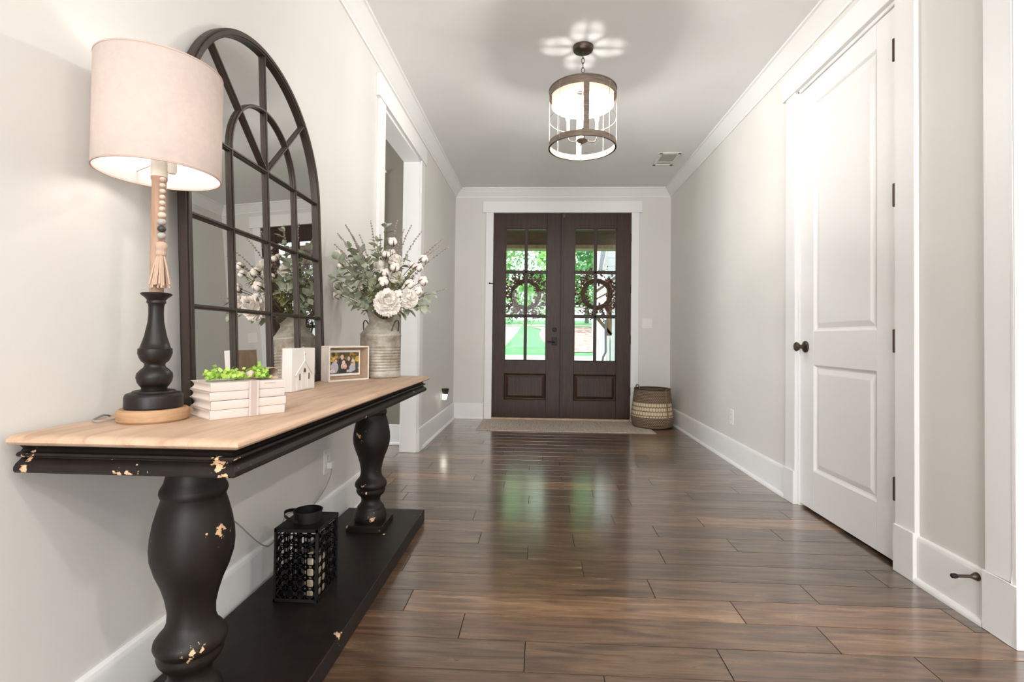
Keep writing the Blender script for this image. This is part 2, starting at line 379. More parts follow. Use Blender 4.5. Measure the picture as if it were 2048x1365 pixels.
def at(u, v, Y):          # measured point of the photo carried to the plane y = Y
    d = FF+RR*((u-1024-PCX)/FPX)-UU*((v-682.5-PCY)/FPX)
    return Vector((0, 0, CAMZ))+d*(Y/d.y)
rnd = random.Random(7)

# ------------------------------------------------------------------ floor
def build_floor():
    W = .1462; Y0 = 1.443
    J = {-1:[.192], 0:[-.034,.556,1.145], 1:[-.247,.934], 2:[-.464,.707], 3:[.438], 4:[.19], 5:[-.042,.549], 6:[-.274,.171,.909], 7:[.588],
         8:[-.339,.40,.855], 9:[.178], 10:[-.052,.541], 11:[.339], 12:[-.219,.518], 13:[-.433,.161,.754], 14:[-.229], 15:[-.064,.676],
         16:[-.426,.162], 17:[.034,.478], 18:[.3], 19:[-.21]}
    tone = {(2, -.464): .97, (1, -.247): .62, (2, .707): .78, (0, .556): .35, (0, -.034): .6, (1, .934): .8, (3, .438): .6}
    x0, x1, y0 = -1.15, 5.2, -3.6
    v = []; f = []; col = []
    k = math.floor((y0-Y0)/W); r = random.Random(3)
    while Y0+k*W < D+.02:
        ya, yb = Y0+k*W, min(Y0+(k+1)*W, D+.04)
        js = list(J.get(k, []))
        if not js: js = [r.uniform(-.6, .6)]
        a = js[0]
        while a > x0: a -= r.choice((.59, .74, 1.18)); js.insert(0, a)
        b = js[-1]
        while b < x1: b += r.choice((.59, .74, 1.18)); js.append(b)
        for i in range(len(js)-1):
            a, b = js[i], js[i+1]
            if k == 2 and abs(a+.464) < .01: pass
            g = .0013; e = .0003; base = len(v)
            A, B = a+g, b-g; C, E = ya+g, yb-g
            v += [(A, C, -.0016), (B, C, -.0016), (B, E, -.0016), (A, E, -.0016), (A+e, C+e, 0), (B-e, C+e, 0), (B-e, E-e, 0), (A+e, E-e, 0)]
            f += [(base+4, base+5, base+6, base+7), (base, base+1, base+5, base+4), (base+1, base+2, base+6, base+5), (base+2, base+3, base+7, base+6), (base+3, base, base+4, base+7)]
            c = (tone.get((k, round(a, 3)), min(1, max(0, r.gauss(.45, .25)))), r.random(), r.random(), 1)
            col += [c]*8
        k += 1
    n = len(v); v += [(x0, y0, -.003), (x1, y0, -.003), (x1, D+.04, -.003), (x0, D+.04, -.003)]; f.append((n, n+1, n+2, n+3)); col += [(0, 0, 0, 1)]*4
    n = len(v); v += [(-4.2, 2.85, -.001), (x0, 2.85, -.001), (x0, 4.5, -.001), (-4.2, 4.5, -.001)]; f.append((n, n+1, n+2, n+3)); col += [(.4, .3, .3, 1)]*4
    me = bpy.data.meshes.new('floor'); me.from_pydata(v, [], f)
    me.materials.append(MATS['floor_wood']); me.materials.append(MATS['groove_dark'])
    me.polygons[len(f)-2].material_index = 1
    ca = me.color_attributes.new('plank', 'FLOAT_COLOR', 'POINT'); ca.data.foreach_set('color', [q for c in col for q in c])
    o = bpy.data.objects.new('floor', me); COL.objects.link(o); struct(o, 'hardwood floor of wide hand scraped brown planks')
build_floor()

# ------------------------------------------------------------------ walls
DO_Y0, DO_Y1, DH = 3.13, 4.115, 2.435          # doorway in the left wall
CD_Y0, CD_Y1 = 2.190, 3.018                    # closet door opening in the right wall
FX0, FX1 = -.558, 1.066                        # front door opening
RE = 1.665                                     # end of the right wall
m = MB(); x0, x1 = XL-WT, XL
m.box(x0, x1, -3.5, DO_Y0, 0, H+.05); m.box(x0, x1, DO_Y1, D+WT, 0, H+.05); m.box(x0, x1, DO_Y0, DO_Y1, DH, H+.05)
struct(m.build('wall_left', 'wall_paint'), 'greige painted left wall of the entry hall')
m = MB(); x0, x1 = XR, XR+WT
m.box(x0, x1, RE, CD_Y0, 0, H+.05); m.box(x0, x1, CD_Y1, D+WT, 0, H+.05); m.box(x0, x1, CD_Y0, CD_Y1, DH+.01, H+.05)
struct(m.build('wall_right', 'wall_paint'), 'greige painted right wall with the closet door')
m = MB(); m.box(XL, FX0, D, D+WT, 0, H+.05); m.box(FX1, XR, D, D+WT, 0, H+.05); m.box(FX0, FX1, D, D+WT, DH+.01, H+.05)
struct(m.build('wall_front', 'wall_paint'), 'end wall that holds the double front door')
m = MB(); m.box(XR+WT, 5.2, RE, RE+WT, 0, H+.05); m.box(5.1, 5.2, -3.6, RE, 0, H+.05)
struct(m.build('wall_side', 'wall_paint'))
m = MB()
m.box(XL-WT, -.65, -3.6, -3.5, 0, H+.05); m.box(.95, 2.5, -3.6, -3.5, 0, H+.05); m.box(4.1, 5.2, -3.6, -3.5, 0, H+.05)
for a, b in ((-.65, .95), (2.5, 4.1)): m.box(a, b, -3.6, -3.5, 0, .65); m.box(a, b, -3.6, -3.5, 2.45, H+.05)
struct(m.build('wall_rear', 'wall_paint'))
for n, (a, b) in enumerate(((-.65, .95), (2.5, 4.1))):  # unseen rear windows, placed to suit the added fill
    m = MB()
    for q in ((a, a+.06, .65, 2.45), (b-.06, b, .65, 2.45), (a, b, .65, .71), (a, b, 2.39, 2.45), ((a+b)/2-.02, (a+b)/2+.02, .71, 2.39), (a, b, 1.53, 1.57)):
        m.box(q[0], q[1], -3.57, -3.51, q[2], q[3])
    struct(m.build('window_%d' % (n+1), 'trim_paint', bevel=.004))
m = MB(); m.box(XL-WT, 5.2, -3.6, D+WT, H, H+.05); struct(m.build('ceiling', 'ceiling_paint'), 'flat pale ceiling of the hall')
m = MB()      # closet box behind the closed door
m.box(XR+WT, XR+.8, CD_Y0-.2, CD_Y0-.15, 0, H); m.box(XR+WT, XR+.8, CD_Y1+.15, CD_Y1+.2, 0, H); m.box(XR+.75, XR+.8, CD_Y0-.2, CD_Y1+.2, 0, H)
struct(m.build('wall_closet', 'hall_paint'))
m = MB()      # side hall seen through the doorway
hx = XL-WT
m.box(-4.2, hx, 4.385, 4.5, 0, H); m.box(-4.2, hx, 2.75, 2.85, 0, H); m.box(-4.3, -4.2, 2.75, 4.5, 0, H)
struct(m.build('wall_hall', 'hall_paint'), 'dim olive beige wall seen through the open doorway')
m = MB(); m.box(-4.3, hx, 2.75, 4.5, H, H+.05); struct(m.build('ceiling_hall', 'ceiling_paint'))
m = MB(); m.box(-4.2, hx, 4.37, 4.385, 0, .18); m.box(-4.2, hx, 4.355, 4.385, 0, .02)
struct(m.build('baseboard_hall', 'trim_paint', bevel=.003))
m = MB(); m.box(-1.52, -1.405, 4.362, 4.385, .18, 2.42); m.box(-1.56, -1.38, 4.358, 4.385, 2.42, 2.44)
struct(m.build('trim_12', 'trim_paint', bevel=.003), 'pale door casing inside the dim side hall')

# crown moulding: (out from wall, z)
CP = [(0, HC), (.010, HC), (.013, HC+.012), (.020, HC+.018), (.030, HC+.030), (.044, HC+.047), (.058, HC+.062), (.070, HC+.076), (.076, HC+.082), (.088, HC+.086), (.088, H), (0, H)]
m = MB(); m.loft([[(XL+o, -3.5, z) for o, z in CP], [(XL+o, D-o, z) for o, z in CP]]); struct(m.build('trim_1', 'trim_paint', smooth=25), 'white crown moulding along the left wall')
m = MB(); m.loft([[(XR-o, RE+.01, z) for o, z in CP], [(XR-o, D-o, z) for o, z in CP]]); struct(m.build('trim_2', 'trim_paint', smooth=25), 'white crown moulding along the right wall')
m = MB(); m.loft([[(XL+o, D-o, z) for o, z in CP], [(XR-o, D-o, z) for o, z in CP]]); struct(m.build('trim_3', 'trim_paint', smooth=25), 'white crown moulding over the front door')
# baseboards: (out, z)
BP = [(0, 0), (.030, 0), (.030, .006), (.027, .014), (.021, .020), (.0145, .0215), (.0145, .165), (.0135, .172), (.0105, .180), (.006, .184), (0, .185)]
def base_y(name, X, sg, ya, yb, mitre=0, lab=None):
    m = MB(); m.loft([[(X+sg*o, ya, z) for o, z in BP], [(X+sg*o, yb-o*mitre, z) for o, z in BP]]); struct(m.build(name, 'trim_paint', smooth=25), lab)
CW = .112
base_y('baseboard_left', XL, 1, -3.5, DO_Y0-CW-.004, 0, 'white baseboard under the console table')
base_y('baseboard_left', XL, 1, DO_Y1+CW+.004, D, 1, 'short white baseboard between the doorway and the front wall')
base_y('baseboard_right', XR, -1, CD_Y1+CW+.003, D, 1, 'long white baseboard from the closet door to the basket')
base_y('baseboard_right', XR, -1, RE+.105, CD_Y0-CW-.003, 0, 'short white baseboard with the door stop')
for xa, xb, ma, mb in ((XL, FX0-CW+.015, 1, 0), (FX1+CW-.015, XR, 0, 1)):
    m = MB(); m.loft([[(xa+o*ma, D-o, z) for o, z in BP], [(xb-o*mb, D-o, z) for o, z in BP]]); struct(m.build('baseboard_front', 'trim_paint', smooth=25))

# casings
def casing(name, X, sg, ya, yb, lab, wid=CW, near=True, far=True, jamb=True):
    m = MB(); t = .020
    def bx(y0, y1, z0, z1, th):
        a, b = sorted((X, X+sg*th)); m.box(a, b, y0, y1, z0, z1)
    if near: bx(ya-wid, ya, .19, DH, t); bx(ya-wid-.002, ya+.001, 0, .195, t+.009)
    if far: bx(yb, yb+wid, .19, DH, t); bx(yb-.001, yb+wid+.002, 0, .195, t+.009)
    bx(ya-wid-.032, yb+wid+.032, DH, DH+.138, t+.008)
    if jamb:
        a, b = sorted((X+sg*.004, X-sg*(WT+.004)))
        m.box(a, b, ya-.004, ya+.016, 0, DH); m.box(a, b, yb-.016, yb+.004, 0, DH); m.box(a, b, ya, yb, DH-.016, DH+.004)
    struct(m.build(name, 'trim_paint', bevel=.002, seg=1), lab)
casing('trim_4', XL, 1, DO_Y0, DO_Y1, 'white casing around the open doorway behind the flowers')
casing('trim_5', XR, -1, CD_Y0, CD_Y1, 'white casing around the tall closet door')
# cased end of the right wall
m = MB(); m.box(XR-.022, XR, RE, RE+.098, .195, H); m.box(XR-.030, XR, RE, RE+.102, 0, .195); m.box(XR-.022, XR+WT+.022, RE-.015, RE, .195, H); m.box(XR-.030, XR+WT+.03, RE-.024, RE, 0, .195)
struct(m.build('trim_6', 'trim_paint', bevel=.002, seg=1), 'white cased corner post at the right edge')
# front door casing, header, jambs
m = MB(); t = .02
m.box(FX0-.088, FX0, D-t, D, .19, DH+.01); m.box(FX1, FX1+.088, D-t, D, .19, DH+.01); m.box(FX0-.09, FX0, D-t-.006, D, 0, .19); m.box(FX1, FX1+.09, D-t-.006, D, 0, .19)
m.box(FX0-.128, FX1+.122, D-t-.007, D, DH+.01, DH+.145)
m.box(FX0-.01, FX0, D, D+WT, 0, DH+.01); m.box(FX1, FX1+.01, D, D+WT, 0, DH+.01)
struct(m.build('trim_7', 'trim_paint', bevel=.002, seg=1), 'white casing and header around the double front door')
m = MB(); m.box(FX0, FX1, D-.028, D+WT+.05, 0, .022); struct(m.build('trim_8', 'sill_wood', bevel=.004), 'light wood threshold under the front doors')
m = MB(); m.box(-1.5, 2.2, D+WT, D+WT+.05, -.2, 0); m.box(-2.5, FX0, D+WT, D+WT+.1, 0, 3); m.box(FX1, 1.35, D+WT, D+WT+.1, 0, 3); m.box(-2.5, 1.35, D+WT, D+WT+.1, DH+.05, 3)
struct(m.build('wall_outside', 'siding'))

# ------------------------------------------------------------------ panelled doors
def panel_leaf(m, T, x0, x1, z0, z1, th, opens, panels):
    """leaf in plane coords: T(x, depth, z) -> world; opens are see-through, panels are raised fields"""
    cuts = sorted(opens+panels, key=lambda q: q[2])
    def bx(a, b, c, d, d0=0, d1=None):
        d1 = th if d1 is None else d1
        P = [T(a, d0, c), T(b, d0, c), T(b, d1, c), T(a, d1, c), T(a, d0, d), T(b, d0, d), T(b, d1, d), T(a, d1, d)]
        m.add(P, [(0,3,2,1),(4,5,6,7),(0,1,5,4),(1,2,6,5),(2,3,7,6),(3,0,4,7)])
    a, b = cuts[0][0], cuts[0][1]
    bx(x0, a, z0, z1); bx(b, x1, z0, z1); z = z0
    for q in cuts: bx(a, b, z, q[2]); z = q[3]
    bx(a, b, z, z1)
    for q in panels:
        steps = [(0, 0), (.006, .004), (.012, .011), (.020, .013), (.045, .004), (.050, .003)]
        L = []
        for i, dp in steps: L.append([T(q[0]+i, dp, q[2]+i), T(q[1]-i, dp, q[2]+i), T(q[1]-i, dp, q[3]-i), T(q[0]+i, dp, q[3]-i)])
        m.loft(L, True, False); n = len(m.v); m.add(L[-1], [(0, 1, 2, 3)])
        bx(q[0], q[1], q[2], q[3], th*.6, th)
# closet door
door = thing('door_3', 'tall white two panel closet door with dark knob', 'door', (XR+.01, CD_Y0+.003, .012)); door['kind'] = 'structure'
m = MB(); T = lambda x, dp, z: Vector((XR+.006+dp, x, z))
panel_leaf(m, T, CD_Y0+.014, CD_Y1-.017, .016, DH-.018, .038, [], [(2.343, 2.865, .232, .826), (2.343, 2.865, 1.010, 2.300)])
m.build('leaf', 'trim_paint', door, bevel=.0015, seg=1)
for z in (.337, .961, 1.583, 2.208):
    m = MB(); m.lathe([(-.046, .0058), (.046, .0058)], (XR-.0195, CD_Y0+.0035, z), 12); m.lathe([(-.050, .003), (-.046, .0066)], (XR-.0195, CD_Y0+.0035, z), 12); m.lathe([(.046, .0066), (.050, .003)], (XR-.0195, CD_Y0+.0035, z), 12)
    m.box(XR-.019, XR+.006, CD_Y0+.0015, CD_Y0+.0055, z-.045, z+.045)
    m.build('hinge', 'bronze', door, smooth=30, label='dark bronze hinge')
kc = Vector((XR+.006, 2.945, .925))
rot = Matrix.Translation(kc) @ Matrix.Rotation(-math.pi/2, 4, 'Y')
m = MB(); m.lathe([(0, .033), (.006, .033), (.010, .029), (.012, .020), (.018, .012), (.040, .011)], n=28); m.xform(rot); kb = m.build('knob', 'bronze', door, smooth=30, label='dark bronze knob on a round rose')
m = MB(); m.lathe([(.036, .010), (.040, .018), (.046, .026), (.054, .0275), (.060, .024), (.063, .014)], n=8); m.xform(rot); m.build('grip', 'bronze', kb, bevel=.002)

# front door leaves
def front_leaf(name, x0, x1, gx0, gx1, label, px0, px1):
    d = thing(name, label, 'door', (x0, D+.002, .022)); d['kind'] = 'structure'
    T = lambda x, dp, z: Vector((x, D+.004+dp, z)); th = .045
    m = MB(); panel_leaf(m, T, x0, x1, .026, DH+.004, th, [(gx0, gx1, .693, 2.263)], [(px0, px1, .232, .540)])
    lf = m.build('leaf', 'door_wood', d, bevel=.002, seg=1)
    # glazing bars with a bead
    gm = (gx0+gx1)/2
    m = MB()
    def prof_bar(a, b, c, e):
        m.box(a, b, D+.008, D+.045, c, e); m.box(a+.006, b-.006, D+.003, D+.009, c+.006 if e-c < .1 else c, e-.006 if e-c < .1 else e)
    prof_bar(gm-.019, gm+.019, .693, 2.263)
    for z in (1.222, 1.745): prof_bar(gx0, gx1, z-.019, z+.019)
    for a, b, c, e in ((gx0, gx0+.011, .693, 2.263), (gx1-.011, gx1, .693, 2.263), (gx0, gx1, .693, .704), (gx0, gx1, 2.252, 2.263)): m.box(a, b, D+.010, D+.042, c, e)
    m.build('glazing_bars', 'door_wood', d, bevel=.002, seg=1)
    m = MB(); m.box(gx0, gx1, D+.024, D+.029, .693, 2.263); m.build('glass', 'pane_glass', d)
    return d
XM = .246
dl = front_leaf('door_1', FX0+.002, XM-.002, -.414, .080, 'left leaf of the dark wooden front door, with the latch plate', -.414, .080)
dr = front_leaf('door_2', XM+.002, FX1-.002, .404, .899, 'right leaf of the dark wooden front door, nearest the basket', .404, .899)
m = MB(); m.box(XM-.006, XM+.030, D-.010, D+.004, .026, DH+.004); m.box(XM-.001, XM+.006, D-.014, D-.009, .026, DH+.004); m.build('astragal', 'door_wood', dr, bevel=.002)
m = MB(); m.box(XM+.012, XM+.048, D-.022, D-.008, DH-.052, DH-.006); m.build('bolt', 'bronze', dr, bevel=.003, label='small dark bolt at the top of the leaf')
p = at(1108.5, 683, D); m = MB(); m.box(p.x-.030, p.x+.030, D-.006, D+.004, p.z-.048, p.z+.048); hp = m.build('latch_plate', 'black_metal', dl, bevel=.004, label='black square latch plate')
m = MB(); m.tube([(p.x, D-.006, p.z-.01), (p.x, D-.05, p.z-.01), (p.x-.012, D-.055, p.z-.008), (p.x-.085, D-.052, p.z-.004)], [.009, .009, .009, .007], 10); m.build('lever', 'black_metal', hp, smooth=40)
q = at(1109, 660, D); m = MB(); m.lathe([(0, .026), (.008, .026), (.012, .020)], n=24); m.xform(Matrix.Translation((q.x, D+.004, q.z)) @ Matrix.Rotation(math.pi/2, 4, 'X')); db = m.build('deadbolt', 'black_metal', dl, smooth=30)
m = MB(); m.obox((q.x, D-.016, q.z), (.018, 0, .010), (-.002, 0, .004), (0, .008, 0)); m.build('thumb_turn', 'black_metal', db, bevel=.001)
for X, par in ((FX0+.001, dl), (FX1-.001, dr)):
    for z in (.35, .95, 1.55, 2.15):
        m = MB(); m.lathe([(-.05, .006), (.05, .006)], (X, D-.004, z), 10); m.build('hinge', 'bronze', par, smooth=30)
p = at(983, 567.5, D-.03)
m = MB(); m.tube([(p.x+.02, D-.005, p.z), (p.x+.01, D-.03, p.z), (p.x-.02, D-.05, p.z+.002)], .004, 8); m.ball((p.x-.022, D-.052, p.z+.002), .009)
tag(m.build('hinge_stop', 'bronze', smooth=40), 'small dark hinge pin door stop on the left side of the front door', 'door stop')

# ------------------------------------------------------------------ wreaths outside the glass
def wreath(c, seed, label):
    r = random.Random(seed); w = thing('wreath', label, 'wreath', c, 'wreaths on the front doors'); c = Vector(c)
    m = MB(); N = 56
    for s_ in range(5):
        ph = r.random()*6; path = []
        for i in range(N):
            a = 2*math.pi*i/N; rr = .162+.014*math.cos(a*9+ph+s_*1.3); path.append(c+Vector((rr*math.cos(a), .014*math.sin(a*9+ph+s_*1.3), rr*math.sin(a))))
        m.tube(path, .016, 7, True)
    m.build('twig_ring', 'twig', w, smooth=60)
    ml, mb_, mt = MB(), MB(), MB()
    for k in range(150):
        a = 2*math.pi*(k+r.random())/150; r0 = .165+r.uniform(-.02, .02); ln = r.uniform(.07, .17); da = r.uniform(-.45, .45)
        if r.random() < .18: ln = -r.uniform(.03, .06)
        d0 = Vector((math.cos(a), 0, math.sin(a))); d1 = Vector((math.cos(a+da), r.uniform(-.25, .25), math.sin(a+da)))
        p0 = c+d0*r0; p1 = p0+d1*ln; mt.tube([p0, (p0+p1)/2+Vector((0, 0, r.uniform(-.01, .01))), p1], .0018, 4)
        for q in range(r.randint(3, 6)):
            pt = p0+(p1-p0)*r.uniform(.25, 1)+Vector((r.uniform(-.016, .016), r.uniform(-.01, .01), r.uniform(-.016, .016)))
            if r.random() < .62: mb_.ball(pt, r.uniform(.0065, .0105), 6, 4)
            else:
                u = Vector((r.uniform(-1, 1), r.uniform(-.4, .4), r.uniform(-1, 1))).normalized()*r.uniform(.013, .026); s2 = u.cross(Vector((0, 1, 0))).normalized()*.009
                ml.add([pt-u, pt+s2, pt+u, pt-s2], [(0, 1, 2, 3)])
    mt.build('twigs', 'twig', w); b = mb_.build('berries', 'berry_red', w, smooth=60, label='dark red berries'); b['kind'] = 'stuff'
    l = ml.build('leaves', 'wreath_leaf', w, recalc=False); l['kind'] = 'stuff'
wreath(at(1051.5, 589.5, D+.10), 1, 'twig wreath with red berries hung on the left leaf of the front door')
wreath(at(1193, 589, D+.10), 2, 'twig wreath with red berries hung on the right leaf of the front door')

# ------------------------------------------------------------------ outside
def gz(y): 
    return -.12 if y < 9 else (-.12+(y-9)/16*.12 if y < 25 else (0+(y-25)/20*2.05 if y < 45 else 2.05+(y-45)*.05))
m = MB(); ys = [6.0, 9, 13, 17, 21, 25, 30, 35, 40, 45, 60, 90]
for a, b in zip(ys, ys[1:]): m.add([(-40, a, gz(a)), (40, a, gz(a)), (40, b, gz(b)), (-40, b, gz(b))], [(0, 1, 2, 3)])
tag(m.build('lawn', 'grass'), 'green lawn rising toward the street outside the front door', 'lawn', kind='structure')
def ground_patch(name, mt, poly, dz, label, cat):
    m = MB(); rows = sorted({p[1] for p in poly}); P = []
    L = [(y, xa, xb) for y, xa, xb in poly_rows(poly)]
    for (y0, a0, b0), (y1, a1, b1) in zip(L, L[1:]):
        m.add([(a0, y0, gz(y0)+dz), (b0, y0, gz(y0)+dz), (b1, y1, gz(y1)+dz), (a1, y1, gz(y1)+dz)], [(0, 1, 2, 3)])
    return tag(m.build(name, mt), label, cat, kind='structure')
def poly_rows(poly): return poly
def ground_hit(u, v):
    lo, hi = 8.0, 89.0
    for _ in range(50):
        mid = (lo+hi)/2
        if at(u, v, mid).z > gz(mid): lo = mid
        else: hi = mid
    return at(u, v, lo)
rows = []
for u, v in ((1000, 712), (1013, 690), (1024, 678), (1033, 668), (1038, 660), (1042, 654)):
    p = ground_hit(u, v); rows.append((p.y, -30, p.x))
rows = [(y, -30, x) for y, _, x in rows]
ground_patch('driveway', 'asphalt', rows, .02, 'blue grey driveway seen through the left door glass', 'driveway')
yA = ground_hit(1050, 653).y
ground_patch('street', 'concrete', [(yA, -40, 40), (yA+7, -40, 40)], .03, 'pale street beyond the lawn', 'street')
rows = []
for u, v in ((1140, 706), (1110, 694), (1090, 688), (1082, 680), (1078, 668), (1084, 660), (1060, 655)):
    p = ground_hit(u, v); rows.append((p.y, p.x, 30))
ground_patch('mulch_bed', 'mulch', rows, .04, 'reddish mulch bed seen through the right door glass', 'mulch bed')
rows = [(ground_hit(1050, v).y, -30, 30) for v in (722, 712)]
ground_patch('walkway', 'concrete', [(rows[0][0], -30, 30), (rows[1][0], -30, 30)], .03, 'bright concrete walk in front of the porch', 'walkway')
m = MB(); m.box(-2.5, 2.4, D+WT+.05, 8.7, -.2, -.02); struct(m.build('floor_porch', 'concrete'))
m = MB(); m.box(-2.5, 1.35, D+WT, 8.9, 2.78, 2.9); struct(m.build('ceiling_porch', 'porch_wood'), 'dark wood porch ceiling')
a, b, c = at(1050, 457, 8.6).z, at(1050, 490, 8.6).z, at(1050, 498, 8.6).z
beam = thing('porch_beam', 'dark brown porch beam with a tan lower board across the top of the door glass', 'beam', (0, 8.6, c))
m = MB(); m.box(-2.5, 1.9, 8.6, 8.8, b, 2.8); m.build('beam', 'porch_wood', beam, bevel=.005)
m = MB(); m.box(-2.5, 1.9, 8.57, 8.83, c, b); m.build('board', 'bracket_wood', beam, bevel=.004)
# wing of the house on the right: siding, rake board, roof edge
wing = thing('house_wing', 'white sided wing of the house seen at the right edge of the door glass', 'house wing', (1.6, 9.7, -.1))
p0 = at(1213, 640, 9.6)
m = MB(); m.box(p0.x, p0.x+1.6, 9.6, 12, -.2, 3.4)
for k in range(22): m.box(p0.x-.008, p0.x+1.6, 9.59, 9.6, -.2+k*.16, -.2+k*.16+.145)
m.build('siding_wall', 'siding', wing)
m = MB(); m.bar(at(1207, 542, 9.4), at(1216, 497, 9.4)+Vector((0, 0, .0)), (0, 1, 0), .05, .2); m.build('rake_board', 'trim_paint', wing)
m = MB(); m.bar(at(1201, 542, 9.5), at(1208, 490, 9.5), (0, 1, 0), .09, .15); m.build('roof_edge', 'roof_gray', wing)
m = MB(); 
for u in (1217.5, 1223): q = at(u, 700, 9.5); m.box(q.x-.010, q.x+.010, 9.5, 9.58, -.2, at(u, 672, 9.5).z)
m.build('corner_board', 'trim_paint', wing)
brk = thing('porch_bracket', 'brown timber bracket on the white house wing', 'bracket', (at(1218, 672, 9.35).x, 9.35, at(1218, 672, 9.35).z))
a = at(1213, 560, 9.35); b = at(1224, 672, 9.35); m = MB(); m.box(at(1213, 640, 9.35).x, at(1223, 640, 9.35).x, 9.3, 9.42, b.z, a.z); m.build('post', 'bracket_wood', brk, bevel=.004)
m = MB(); m.bar(at(1194, 636, 9.35), at(1222, 670, 9.35), (0, 1, 0), .055, .1); m.build('brace', 'bracket_wood', brk, bevel=.004)
m = MB(); m.bar(at(1190, 585, 9.35), at(1236, 552, 9.35), (0, 1, 0), .05, .1); m.bar(at(1190, 600, 9.35), at(1236, 575, 9.35), (0, 1, 0), .03, .1); m.build('rafter', 'bracket_wood', brk, bevel=.004)
m = MB(); m.tube([at(1211, 640, 9.3), at(1211, 705, 9.3), at(1206, 715, 9.3), at(1205, 722, 9.3)], .022, 8)
tag(m.build('downspout', 'downspout', smooth=40), 'dark downspout beside the white house corner', 'downspout')
p = ground_hit(1185, 668)
post = thing('garden_post', 'slim white post standing in the mulch bed', 'post', p)
m = MB(); m.box(p.x-.06, p.x+.06, p.y-.06, p.y+.06, p.z, p.z+.9); m.build('shaft', 'trim_paint', post); m = MB(); m.box(p.x-.1, p.x+.1, p.y-.1, p.y+.1, p.z+.9, p.z+.95); m.build('cap', 'trim_paint', post)
# trees
def tree(x, y, hgt, cr, seed, mt, label, n=1500, trunk=.28, low=.25):
    r = random.Random(seed); z0 = gz(y); t = thing('tree', label, 'tree', (x, y, z0), 'trees beyond the lawn')
    m = MB(); m.tube([(x, y, z0-.3), (x+.1, y, z0+hgt*.4), (x-.1, y, z0+hgt*.8), (x, y, z0+hgt)], [trunk, trunk*.75, trunk*.45, trunk*.15], 8); m.build('trunk', 'bark', t, smooth=50)
    m = MB(); centers = [(Vector((x+r.gauss(0, cr*.5), y+r.gauss(0, cr*.4), z0+hgt*r.uniform(low, 1.05))), r.uniform(.25, .5)*cr) for _ in range(22)]
    for _ in range(n):
        c, rad = r.choice(centers); d = Vector((r.gauss(0, 1), r.gauss(0, 1), r.gauss(0, .8))).normalized()*rad*r.uniform(.6, 1)
        p = c+d; u = Vector((r.uniform(-1, 1), r.uniform(-1, 1), r.uniform(-1, 1))).normalized(); w = u.orthogonal().normalized(); s_ = r.uniform(.16, .36)
        m.add([p-u*s_, p+w*s_*.6, p+u*s_, p-w*s_*.6], [(0, 1, 2, 3)])
    m.build('crown', mt, t, merge=False, recalc=False)
TL = ['light green tree straight beyond the left door glass', 'deep green tree behind the street at the left pane', 'bright green tree between the two wreaths', 'deep green tree behind the right wreath', 'tall grey trunked tree beyond the right door glass', 'green tree at the far left of the view outside', 'green tree at the far right of the view outside', 'background tree closing the view on the left', 'background tree closing the view on the right']
for k, (x, y, hh, cr, mt, lo) in enumerate(((-4, 50, 15, 5.5, 'tree_green', .12), (-9, 56, 16, 6, 'tree_deep', .1), (3, 52, 15, 5.5, 'tree_green', .12), (8.5, 48, 16, 6, 'tree_deep', .1), (5.5, 44, 17, 4.5, 'tree_green', .3),
        (-15, 52, 15, 6, 'tree_green', .1), (14, 52, 15, 6, 'tree_green', .1), (-5, 64, 19, 8, 'tree_deep', .1), (6, 64, 19, 8, 'tree_deep', .1))):
    tree(x, y, hh, cr, 40+k, mt, TL[k], 2900 if k < 5 else 2500, low=lo)

# ------------------------------------------------------------------ console table
TZ = .760; TX0, TX1, TY0, TY1 = -.998, -.549, .893, 2.508
chipped('table_black', (.0105, .0075, .0060), [((-.565, .905, .700), .11), ((-.565, .905, .715), .07), ((-.985, .905, .69), .07), ((-.985, .905, .72), .06), ((-.79, .905, .688), .07),
        ((-.57, 1.62, .69), .045), ((-.57, 2.25, .72), .035), ((-.70, 1.10, .50), .07), ((-.77, 1.07, .49), .06), ((-.84, 1.09, .49), .05), ((-.745, 1.075, .262), .05), ((-.74, 2.27, .43), .05), ((-.73, 2.27, .36), .05), ((-.82, 2.28, .49), .06),
        ((-.80, 2.28, .245), .05), ((-.70, 2.25, .085), .05), ((-.87, 2.25, .085), .03), ((-.72, 2.43, .088), .04), ((-.76, 2.28, .11), .05), ((-.586, 1.48, .06), .045), ((-.586, 2.5, .06), .05), ((-.72, 1.13, .06), .04)], amount=.73)
table = thing('console_table', 'long distressed black console table with a bare wood top and turned legs', 'console table', ((TX0+TX1)/2, (TY0+TY1)/2, 0))
def rect_sweep(m, x0, x1, y0, y1, prof):    # prof (inset, z) bottom to top
    m.loft([[(x0+i, y0+i, z), (x1-i, y0+i, z), (x1-i, y1-i, z), (x0+i, y1-i, z)] for i, z in prof])
def rect_sweep_front(m, x0, x1, y0, y1, prof):    # back edge straight against the wall
    m.loft([[(x0, y0+i, z), (x1-i, y0+i, z), (x1-i, y1-i, z), (x0, y1-i, z)] for i, z in prof])
m = MB(); rect_sweep_front(m, TX0, TX1, TY0, TY1, [(.024, .7395), (.012, .7395), (.004, .7425), (0, .7475), (.001, .7515), (.005, .756), (.012, .759), (.020, .760)])
m.build('table_top', 'table_top_wood', table, smooth=35, label='bare wood top board')
m = MB(); rect_sweep_front(m, TX0, TX1, TY0, TY1, [(.040, .686), (.018, .686), (.015, .690), (.015, .697), (.019, .703), (.026, .708), (.030, .712), (.030, .7145), (.022, .7155), (.019, .719), (.021, .723), (.028, .725), (.032, .730), (.026, .736), (.018, .7395)])
m.build('apron', 'table_black', table, smooth=30, label='moulded black apron, chipped at the corners')
